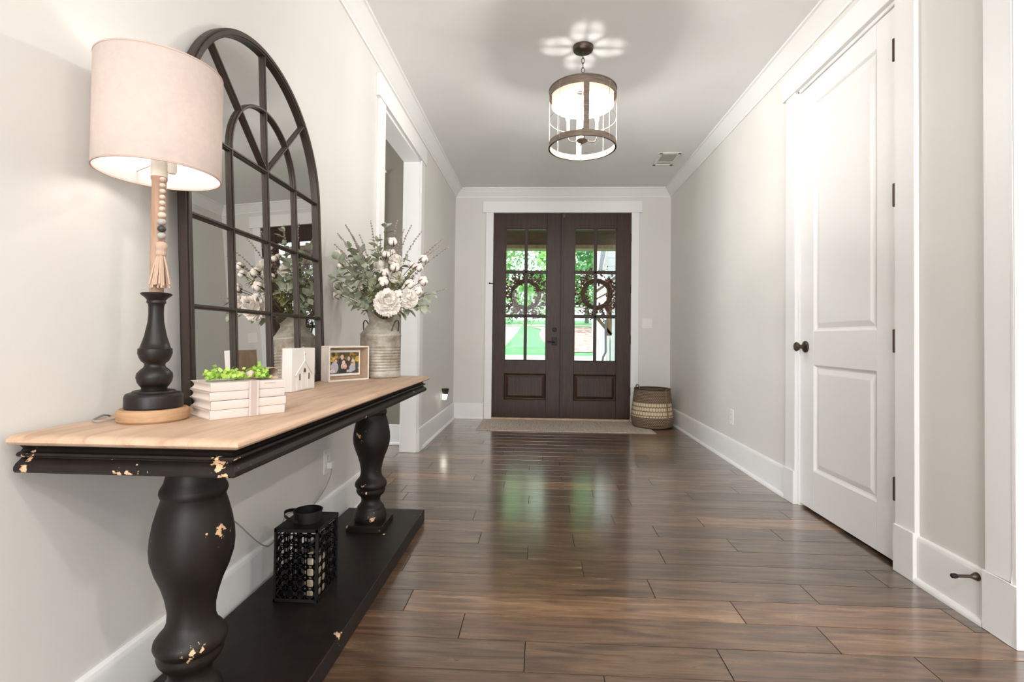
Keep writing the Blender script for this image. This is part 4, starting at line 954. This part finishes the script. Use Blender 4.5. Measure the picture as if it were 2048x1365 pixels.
# cotton
CSC = 1.25
COT = [(785, 484, 2.29, .019, 'highest, with a dark ring husk'), (772, 510, 2.27, .017, 'second from the top at the centre'), (784, 506, 2.33, .016, 'tucked behind the upper centre one'), (767, 563, 2.15, .019, 'at the front centre showing four lobes'), (819, 568, 2.18, .018, 'right of centre above the smaller bloom'),
       (848, 518, 2.29, .016, 'upper right below the long lavender'), (838, 535, 2.27, .016, 'right side, middle of the upper trio'), (824, 532, 2.32, .017, 'right side behind the fern'), (846, 562, 2.26, .019, 'outer right'), (836, 582, 2.22, .017, 'lower right above the rounded leaves'),
       (774, 584, 2.16, .015, 'just above the big white bloom'), (797, 588, 2.16, .016, 'between the two big blooms'), (677, 507, 2.27, .018, 'upper left with a dark husk'), (682, 531, 2.25, .018, 'left, below the upper left one'), (659, 571, 2.28, .018, 'farthest left near the mirror'),
       (675, 590, 2.27, .018, 'lower left near the mirror'), (789, 535, 2.20, .020, 'centre, above the front one'), (771, 546, 2.24, .017, 'centre left'), (721, 576, 2.20, .012, 'small bud on the left'), (728, 520, 2.50, .018, 'rear, seen in the mirror'), (760, 535, 2.52, .018, 'rear low, seen in the mirror'), (700, 515, 2.50, .018, 'rear left, seen in the mirror')]
for k, (u, v, y, rad, desc) in enumerate(COT):
    rad *= CSC; c = fix(at(u, v, y+DYF)); r = random.Random(300+k); P = stem_path(c)
    o = new_stem('cotton_stem', 'white cotton boll stem, '+desc, 'cotton stem', c, 'cotton stems in the milk can')
    m = MB(); m.tube(P, .0016, 5); m.build('stem', 'husk_brown', o, smooth=60)
    ax = (P[-1]-P[-3]).normalized(); ax = (ax+Vector((.15, -.9, .1))*.9).normalized() if k % 3 != 1 else ax; a1 = ax.orthogonal().normalized(); a2 = ax.cross(a1)
    m = MB()
    for j in range(4):
        a = j*math.pi/2+.4; cc = c+(a1*math.cos(a)+a2*math.sin(a))*rad*.42+ax*rad*.15; m.ball(cc, rad*.62, 9, 6)
    m.ball(c+ax*rad*.3, rad*.5, 8, 6); bl = m.build('boll', 'cotton_white', o, smooth=70, label='white cotton boll')
    m = MB()
    for j in range(4):
        a = j*math.pi/2+.4+math.pi/4; d = a1*math.cos(a)+a2*math.sin(a); w_ = ax.cross(d)*rad*.16; V = []
        for t_ in range(6):
            an = -1.35+t_*.46; p = c+(d*math.cos(an)+ax*math.sin(an))*rad*1.04; q_ = w_*(1-abs(t_-2)*.25); V += [p-q_, p+q_]
        m.add(V, [(i*2, i*2+1, i*2+3, i*2+2) for i in range(5)])
    m.build('husk', 'husk_brown', bl, recalc=False)
# big white blooms
PEO = [(775, 607, 2.16, .062, 'largest, drooping over the front rim of the can'), (816, 598, 2.20, .047, 'second largest, right of the biggest bloom'), (792, 524, 2.27, .036, 'small one high in the middle'), (762, 536, 2.30, .036, 'half hidden in the middle left'), (792, 555, 2.25, .034, 'half hidden under the cotton'), (740, 600, 2.47, .050, 'at the back, seen in the mirror')]
for k, (u, v, y, R_, desc) in enumerate(PEO):
    c = fix(at(u, v, y+DYF)); r = random.Random(400+k); P = stem_path(c)
    if k == 0: c.z = max(c.z, 1.085)
    o = new_stem('white_peony', 'ruffled white peony stem, '+desc, 'flower', c, 'white peonies in the milk can')
    m = MB(); m.tube(P, .0022, 6); m.build('stem', 'stem_green', o, smooth=60)
    ax = (c-mouth+Vector((0, -.12, .03))).normalized() if y < 2.4 else (c-mouth+Vector((0, .12, .03))).normalized(); a1 = ax.orthogonal().normalized(); a2 = ax.cross(a1); m = MB()
    m.ball(c+ax*R_*.1, R_*.55, 12, 8)
    for j in range(150):
        t_ = (j+.5)/150; el = math.acos(1-1.45*t_); az = j*2.39996; d = ax*math.cos(el)+(a1*math.cos(az)+a2*math.sin(az))*math.sin(el)
        s_ = d.cross(ax); s_ = s_.normalized() if s_.length > .05 else a1; upv = s_.cross(d).normalized()
        if upv.dot(ax) < 0: upv = -upv
        base = c+d*R_*.55; V = []; pw = R_*r.uniform(.13, .22); ph_ = r.uniform(-.15, .35)
        for a in range(4):
            tt = a/3
            for b in range(5):
                bb = (b-2)/2; ru = .055*R_*math.sin(b*2.6+j)*tt
                V.append(base+d*(R_*(.42*tt+.02)+ru)+upv*(R_*ph_*tt)*(1-.2*bb*bb)+s_*pw*bb*(.45+.65*math.sin(tt*1.9))-d*(.10*R_*bb*bb*tt))
        m.add(V, [(a*5+b, a*5+b+1, a*5+b+6, a*5+b+5) for a in range(3) for b in range(4)])
    m.build('petals', 'petal_white', o, smooth=80, recalc=False, merge=False)['kind'] = 'stuff'

# ------------------------------------------------------------------ lantern on the bottom shelf
NX0, NX1, NY0, NY1, NZ0, NZ1 = -.882, -.732, 1.646, 1.818, .0605, .306
lan = thing('lantern', 'black metal cane pattern lantern on the bottom shelf of the console table', 'lantern', ((NX0+NX1)/2, (NY0+NY1)/2, NZ0))
m = MB(); e = .008
for x in (NX0, NX1-e):
    for y in (NY0, NY1-e): m.box(x, x+e, y, y+e, NZ0, NZ1)
for z0_, z1_ in ((NZ0, NZ0+.012), (NZ1-.012, NZ1)):
    m.box(NX0, NX1, NY0, NY0+e, z0_, z1_); m.box(NX0, NX1, NY1-e, NY1, z0_, z1_); m.box(NX0, NX0+e, NY0, NY1, z0_, z1_); m.box(NX1-e, NX1, NY0, NY1, z0_, z1_)
m.box(NX0, NX1, NY0, NY1, NZ0, NZ0+.003); m.build('frame', 'black_metal', lan, bevel=.001)
m = MB(); cxl, cyl = (NX0+NX1)/2, (NY0+NY1)/2; n = 32; sq = []
for i in range(n):
    a = 2*math.pi*(i+.5)/n; c_, s_ = math.cos(a), math.sin(a); k = 1/max(abs(c_), abs(s_)); sq.append((cxl+c_*k*(NX1-NX0)/2, cyl+s_*k*(NY1-NY0)/2, NZ1))
m.loft([sq, [(cxl+.046*math.cos(2*math.pi*(i+.5)/n), cyl+.046*math.sin(2*math.pi*(i+.5)/n), NZ1) for i in range(n)]], True, False)
m.build('top_plate', 'black_metal', lan)
m = MB(); m.band((cxl, cyl, 0), .0455, .047, NZ1, NZ1+.036, 40); m.band((cxl, cyl, 0), .0455, .049, NZ1+.034, NZ1+.037, 40); m.build('collar', 'black_metal', lan, smooth=40)
m = MB(); L = []
for i in range(21):
    a = math.pi*.0+math.pi*i/20; p = Vector((cxl-.012-.070*math.sin(a), cyl-.052*math.cos(a), NZ1+.010+.016*math.sin(a))); L.append([p+Vector((0, 0, .006)), p-Vector((0, 0, .006)), p+Vector((.0015, 0, -.006)), p+Vector((.0015, 0, .006))])
m.loft(L); m.build('handle', 'black_metal', lan, smooth=50)
def cane(fixed, val, a0, a1, z0_, z1_, nc, nr):
    m = MB(); ca, cz = (a1-a0)/nc, (z1_-z0_)/nr; t_ = .0012
    def P(a, z_): return (a, val, z_) if fixed == 'y' else (val, a, z_)
    nv = (0, 1, 0) if fixed == 'y' else (1, 0, 0); w_ = .0046; g = .0040
    for i in range(nc+1):
        for s_ in (-g, g):
            a = a0+i*ca+s_
            if a0-.001 <= a <= a1+.001: m.bar(P(a, z0_), P(a, z1_), nv, w_, t_)
    for j in range(nr+1):
        for s_ in (-g, g):
            z_ = z0_+j*cz+s_
            if z0_-.001 <= z_ <= z1_+.001: m.bar(P(a0, z_), P(a1, z_), nv, w_, t_)
    for i in range(nc):
        for j in range(nr):
            A0, A1, Z0, Z1 = a0+i*ca, a0+(i+1)*ca, z0_+j*cz, z0_+(j+1)*cz; k = .0115
            for (x_, z_, sx, sz) in ((A0, Z0, 1, 1), (A1, Z0, -1, 1), (A0, Z1, 1, -1), (A1, Z1, -1, -1)):
                m.bar(P(x_+sx*k, z_), P(x_, z_+sz*k), nv, .0062, t_)
    m.build('lattice_panel', 'black_metal', lan)
cane('y', NY0+.002, NX0+e, NX1-e, NZ0+.012, NZ1-.016, 4, 6); cane('y', NY1-.002, NX0+e, NX1-e, NZ0+.012, NZ1-.016, 4, 6)
cane('x', NX0+.002, NY0+e, NY1-e, NZ0+.012, NZ1-.016, 5, 6); cane('x', NX1-.002, NY0+e, NY1-e, NZ0+.012, NZ1-.016, 5, 6)
cd = thing('pillar_candle', 'ivory pillar candle inside the black lantern', 'candle', (-.776, 1.722, NZ0+.003))
m = MB(); m.lathe([(0, .034), (.004, .036), (.120, .036), (.125, .033), (.122, .010)], (-.776, 1.722, NZ0+.0035), 32); m.build('wax', 'wax', cd, smooth=40)
m = MB(); m.rod((-.776, 1.722, NZ0+.125), (-.775, 1.722, NZ0+.138), .001, 6); m.build('wick', 'lamp_black', cd)

# ------------------------------------------------------------------ cords, outlets, switch, vent
def plate(name, label, cat, c, n, up, w, h, kind, group=None):
    n = Vector(n); s_ = Vector((0, 0, 1)).cross(n).normalized(); c = Vector(c); o = thing(name, label, cat, c, group)
    m = MB(); m.obox(c+n*.003, s_*w/2, Vector((0, 0, h/2)), n*.003); m.build('plate', 'cover_plate', o, bevel=.0025)
    if kind == 'outlet':
        for dz in (-.020, .020):
            m = MB(); m.obox(c+n*.0068+Vector((0, 0, dz)), s_*.0165, Vector((0, 0, .0145)), n*.001); rc = m.build('receptacle', 'cover_plate', o, bevel=.001)
            m = MB()
            for dx in (-.006, .006): m.obox(c+n*.0080+Vector((0, 0, dz+.003))+s_*dx, s_*.001, Vector((0, 0, .004)), n*.0004)
            m.obox(c+n*.0080+Vector((0, 0, dz-.008)), s_*.002, Vector((0, 0, .002)), n*.0004); m.build('slots', 'slot_dark', rc)
    else:
        for dx in (-.027, .027):
            m = MB(); m.obox(c+n*.0072+s_*dx, s_*.0165, Vector((0, 0, .033)), n*.0015); m.build('rocker', 'cover_plate', o, bevel=.001)
    return o
plate('wall_outlet', 'white wall outlet low on the right wall', 'outlet', (XR, 4.022, .356), (-1, 0, 0), None, .070, .116, 'outlet', 'wall outlets')
ou = plate('wall_outlet', 'white wall outlet under the console table with a cord plugged in', 'outlet', (XL, 2.36, .354), (1, 0, 0), None, .070, .116, 'outlet', 'wall outlets')
plate('wall_outlet', 'white wall outlet holding the small night light near the front wall', 'outlet', (XL, 5.085, .348), (1, 0, 0), None, .070, .116, 'outlet', 'wall outlets')
plate('light_switch', 'white double rocker light switch right of the front door', 'light switch', (1.254, D, 1.147), (0, -1, 0), None, .118, .118, 'switch')
nl = thing('night_light', 'small plug in night light with a glowing clear body and black top', 'night light', (XL+.03, 5.085, .34))
m = MB(); m.box(XL+.007, XL+.030, 5.065, 5.105, .315, .385); m.build('body', 'cover_plate', nl, bevel=.004)
m = MB(); m.lathe([(-.055, .010), (-.045, .020), (-.020, .027), (0, .028)], (XL+.050, 5.10, .372), 16); m.build('glass', 'emit_night', nl, smooth=40, label='glowing glass')
m = MB(); m.lathe([(0, .026), (.058, .040)], (XL+.055, 5.10, .373), 4); m.build('cap', 'night_black', nl, label='black tapered cap')
p = [(LX-.068, LY+.02, TZ+.004), (LX-.085, LY-.05, TZ+.004), (-.985, LY-.02, TZ+.004), (-1.007, LY+.05, TZ-.004), (-1.008, 1.22, .66), at(306, 965, 1.36), at(350, 1012, 1.50), (-1.0, 1.62, .33), at(500, 1092, 1.82)]
p = [Vector(q) for q in p]
for q in p[5:]: q.x = -.995
pts = p+[Vector((-.992, 1.95, .245)), Vector((-.990, 2.08, .20)), Vector((-.992, 2.24, .22)), Vector((-.985, 2.33, .28)), Vector((-.985, 2.36, .335))]
def smooth_path(P, k=5):
    out = []
    for i in range(len(P)-1):
        p0, p1, p2, p3 = P[max(i-1, 0)], P[i], P[i+1], P[min(i+2, len(P)-1)]
        for j in range(k):
            t_ = j/k; out.append(.5*((2*p1)+(-p0+p2)*t_+(2*p0-5*p1+4*p2-p3)*t_*t_+(-p0+3*p1-3*p2+p3)*t_**3))
    return out+[P[-1]]
m = MB(); m.tube(smooth_path(pts), .0022, 6); tag(m.build('lamp_cord', 'wire_cord', smooth=60), 'thin grey lamp cord running along the wall behind the console table to the outlet', 'cord')
m = MB(); m.box(XL+.008, XL+.034, 2.343, 2.377, .322, .352); tag(m.build('cord_plug', 'cover_plate', bevel=.004), 'small pale plug in the outlet under the console table', 'plug')
vent = thing('ceiling_vent', 'small white air vent in the ceiling right of the pendant', 'air vent', (1.222, 4.915, H-.012))
vx0, vx1, vy0, vy1 = 1.120, 1.322, 4.745, 5.085
m = MB(); b_ = .030; zt, zb = H-.0005, H-.008
m.box(vx0, vx1, vy0, vy0+b_, zb, zt); m.box(vx0, vx1, vy1-b_, vy1, zb, zt); m.box(vx0, vx0+b_, vy0, vy1, zb, zt); m.box(vx1-b_, vx1, vy0, vy1, zb, zt); m.box(vx0+b_, vx1-b_, vy1-.11, vy1-.085, zb, zt)
m.build('frame', 'cover_plate', vent, bevel=.002)
m = MB(); m.box(vx0+b_, vx1-b_, vy0+b_, vy1-b_, H-.003, H-.001); m.build('backing', 'vent_gray', vent)
for k in range(12):
    x = vx0+b_+.006+k*(vx1-vx0-2*b_-.012)/11; m = MB(); m.obox((x, (vy0+vy1)/2-.035, H-.006), (.0035, 0, .0035), (0, .095, 0), (-.0007, 0, .0007)); m.build('louver', 'cover_plate', vent)

# door stop on the right baseboard
st = thing('baseboard_door_stop', 'dark bronze rod door stop screwed to the right baseboard', 'door stop', (XR-.02, 1.80, .155))
m = MB(); m.lathe([(0, .014), (.004, .014), (.018, .0075), (.022, .0055), (.070, .0050)], n=16); m.xform(Matrix.Translation((XR-.0145, 1.80, .155)) @ Matrix.Rotation(-math.pi/2, 4, 'Y')); m.build('rod', 'bronze', st, smooth=30)
m = MB(); m.lathe([(.068, .0075), (.074, .0085), (.084, .0080), (.087, .005)], n=16); m.xform(Matrix.Translation((XR-.0145, 1.80, .155)) @ Matrix.Rotation(-math.pi/2, 4, 'Y')); m.build('tip', 'black_metal', st, smooth=30)

# ------------------------------------------------------------------ pendant light
PX, PY = .2465, 3.018
pen = thing('pendant_light', 'lit drum cage pendant light with four candle bulbs hanging from the ceiling', 'pendant light', (PX, PY, H))
m = MB(); m.lathe([(-.030, .020), (-.028, .045), (-.022, .058), (-.012, .062), (0, .063)], (PX, PY, H), 40); m.build('canopy', 'bronze', pen, smooth=35)
m = MB(); m.lathe([(-.045, .004), (-.030, .007)], (PX, PY, H), 12); z = H-.052; k = 0
while z > 2.475:
    P = []
    for i in range(14):
        a = 2*math.pi*i/14; o_, v_ = .0085*math.cos(a), .019*math.sin(a); P.append((PX+(o_ if k % 2 else 0), PY+(0 if k % 2 else o_), z+v_))
    m.tube(P, .0022, 6, True); z -= .030; k += 1
m.build('chain', 'bronze', pen, smooth=60)
PR, ZB, ZT = .2015, 2.106, 2.460
m = MB(); m.band((PX, PY, 0), PR-.006, PR, ZT-.046, ZT, 72); m.band((PX, PY, 0), PR-.006, PR+.0035, ZT-.005, ZT, 72); m.build('top_ring', 'pendant_metal', pen, smooth=40)
m = MB(); m.band((PX, PY, 0), PR-.006, PR, ZB, ZB+.036, 72); m.band((PX, PY, 0), PR-.006, PR+.003, ZB, ZB+.004, 72); m.build('bottom_ring', 'pendant_metal', pen, smooth=40)
for a in (-90, 90):
    a = math.radians(a+1.5); c, s_ = math.cos(a), math.sin(a); m = MB(); m.obox((PX+(PR-.003)*c, PY+(PR-.003)*s_, (ZB+ZT)/2), (-.016*s_, .016*c, 0), (.0018*c, .0018*s_, 0), (0, 0, (ZT-ZB)/2-.005)); m.build('strap', 'pendant_metal', pen)
for a in (-45, -8, 45, 135, 188, -135):
    a = math.radians(a); m = MB(); m.rod((PX+(PR+.0012)*math.cos(a), PY+(PR+.0012)*math.sin(a), ZB+.01), (PX+(PR+.0012)*math.cos(a), PY+(PR+.0012)*math.sin(a), ZT-.01), .0016, 6); m.build('wire', 'pendant_wire', pen)
m = MB(); m.tube([(PX+PR*math.cos(2*math.pi*i/64), PY+PR*math.sin(2*math.pi*i/64), 2.282) for i in range(64)], .0016, 6, True); m.build('wire_hoop', 'pendant_wire', pen)
m = MB(); m.lathe([(2.368, .186), (2.452, .186)], (PX, PY, 0), 64, False); dsh = m.build('drum_shade', 'pendant_linen', pen, smooth=60, label='cream linen inner drum shade')
HR = .040
m = MB(); m.lathe([(2.451, HR), (2.451, .186), (2.4525, .186), (2.4525, HR)], (PX, PY, 0), 64, False); m.build('shade_top', 'pendant_linen', dsh)
m = MB(); m.band((PX, PY, 0), HR-.004, HR+.003, 2.449, 2.455, 32); m.obox((PX, PY, 2.452), (HR, 0, 0), (0, .0035, 0), (0, 0, .001)); m.obox((PX, PY, 2.452), (0, HR, 0), (.0035, 0, 0), (0, 0, .001)); m.build('spider', 'pendant_metal', dsh)
m = MB(); m.rod((PX, PY, 2.150), (PX, PY, 2.478), .0035, 10); m.lathe([(-.016, .004), (-.010, .010), (-.006, .018), (0, .030), (.006, .034), (.010, .034), (.014, .020), (.030, .010)], (PX, PY, 2.150), 24); m.build('hub', 'pendant_metal', pen, smooth=35)
for a in (0, 90, 180, 270):
    a = math.radians(a+4); c, s_ = math.cos(a), math.sin(a); rr = .088
    P = [Vector((PX+q_*c, PY+q_*s_, z_)) for q_, z_ in ((.02, 2.160), (.045, 2.150), (.066, 2.148), (.082, 2.158), (rr, 2.178), (rr, 2.196))]
    m = MB(); m.tube(smooth_path(P, 4), .0032, 8); m.lathe([(0, .008), (.004, .016), (.007, .016)], (PX+rr*c, PY+rr*s_, 2.188), 16); ar = m.build('arm', 'pendant_metal', pen, smooth=50)
    m = MB(); m.lathe([(2.195, .0095), (2.270, .0095)], (PX+rr*c, PY+rr*s_, 0), 14); m.build('candle_sleeve', 'candle_white', ar, smooth=40, label='white candle sleeve')
    m = MB(); m.lathe([(2.271, .006), (2.280, .0095), (2.292, .0125), (2.304, .0115), (2.316, .007), (2.330, .0015)], (PX+rr*c, PY+rr*s_, 0), 14); m.build('bulb', 'emit_bulb', ar, smooth=60, label='glowing candle bulb')

# ------------------------------------------------------------------ rug and basket
m = MB(); nx, ny = 46, 8; x0, x1, y0, y1 = -.648, 1.185, 5.160, 5.872
for zz, fl in ((.005, 0), (.0004, 1)):
    V = []
    for j in range(ny+1):
        for i in range(nx+1):
            x, y = x0+(x1-x0)*i/nx, y0+(y1-y0)*j/ny
            edge = .003*max(0, math.sin(i*.55))*max(0, 1-j/2) if fl == 0 else 0
            V.append((x+.012*(1-j/ny)*(1 if i == nx else 0), y, zz+edge))
    F = [(j*(nx+1)+i, j*(nx+1)+i+1, (j+1)*(nx+1)+i+1, (j+1)*(nx+1)+i) for j in range(ny) for i in range(nx)]
    m.add(V, F)
n1 = (nx+1)*(ny+1)
for i in range(nx): m.f += [(i, i+1, n1+i+1, n1+i), (ny*(nx+1)+i, ny*(nx+1)+i+1, n1+ny*(nx+1)+i+1, n1+ny*(nx+1)+i)]; m.m += [0, 0]
for j in range(ny):
    for i in (0, nx): a = j*(nx+1)+i; m.f.append((a, a+nx+1, n1+a+nx+1, n1+a)); m.m.append(0)
tag(m.build('door_rug', 'rug'), 'long flat tan striped rug in front of the double door', 'rug')
BX, BY, BZ = 1.252, 5.595, .0065
bas = thing('woven_basket', 'round dark woven basket with a cream band in the corner by the front door', 'basket', (BX, BY, BZ))
def rb_(z_): return .205+.028*math.sin(min(1, z_/.10)*math.pi/2) if z_ < .10 else .233-.040*((z_-.10)/.31)
def basket_band(name, mt, z0_, z1_, label, inner=False):
    n, k = 64, 10; v = []; uv = []; f = []
    for j in range(k+1):
        z_ = z0_+(z1_-z0_)*j/k; rr = rb_(z_)-(.008 if inner else 0)
        for i in range(n+1): a = 2*math.pi*i/n; v.append((BX+rr*math.cos(a), BY+rr*math.sin(a), BZ+z_)); uv.append((i/n, z_/.41))
    for j in range(k):
        for i in range(n): a = j*(n+1)+i; f.append((a, a+1, a+n+2, a+n+1))
    m = MB(); m.add(v, f); return m.build(name, mt, bas, smooth=60, uv=uv, label=label, recalc=False)
basket_band('body', 'basket_brown', 0, .118, None); basket_band('body', 'basket_brown', .268, .41, None); basket_band('cream_band', 'basket_cream', .118, .268, 'wide cream woven band'); basket_band('lining', 'basket_brown', .01, .41, None, True)
m = MB(); m.lathe([(.0005, .001), (.0005, .205), (.006, .21), (.006, .001)], (BX, BY, BZ), 48, False); m.build('bottom', 'basket_brown', bas, uv=[(0, 0)]*192)
m = MB(); m.tube([(BX+(rb_(.41)-.003)*math.cos(2*math.pi*i/64), BY+(rb_(.41)-.003)*math.sin(2*math.pi*i/64), BZ+.41) for i in range(64)], .0075, 8, True); m.build('rim', 'basket_brown', bas, smooth=60, uv=[(i/64/8, .5) for i in range(64*8+8)])
def strap(adeg):
    a = math.radians(adeg); c, s_ = math.cos(a), math.sin(a); m = MB(); L = []
    for j in range(13):
        z_ = .012+(.40)*j/12; rr = rb_(z_)+.002; p = Vector((BX+rr*c, BY+rr*s_, BZ+z_)); tg = Vector((-s_, c, 0))*.009; o_ = Vector((c, s_, 0))*.003; L.append([p-tg, p+tg, p+tg+o_, p-tg+o_])
    m.loft(L); return m, a
for ad in (-58, -30): m, a = strap(ad); m.build('leather_strap', 'leather_tan', bas, label='tan leather strap')
for ad, mt in ((-158, 'basket_brown'), (-44, 'leather_tan')):
    a = math.radians(ad); P = []
    for i in range(13):
        t_ = math.pi*i/12; aa = a+.22*math.cos(t_); rr = rb_(.41)-.002; P.append((BX+rr*math.cos(aa), BY+rr*math.sin(aa), BZ+.40+(.060 if ad < -100 else .022)*math.sin(t_)))
    m = MB(); m.tube(P, .006, 8); m.build('handle', 'downspout' if ad < -100 else mt, bas, smooth=60)
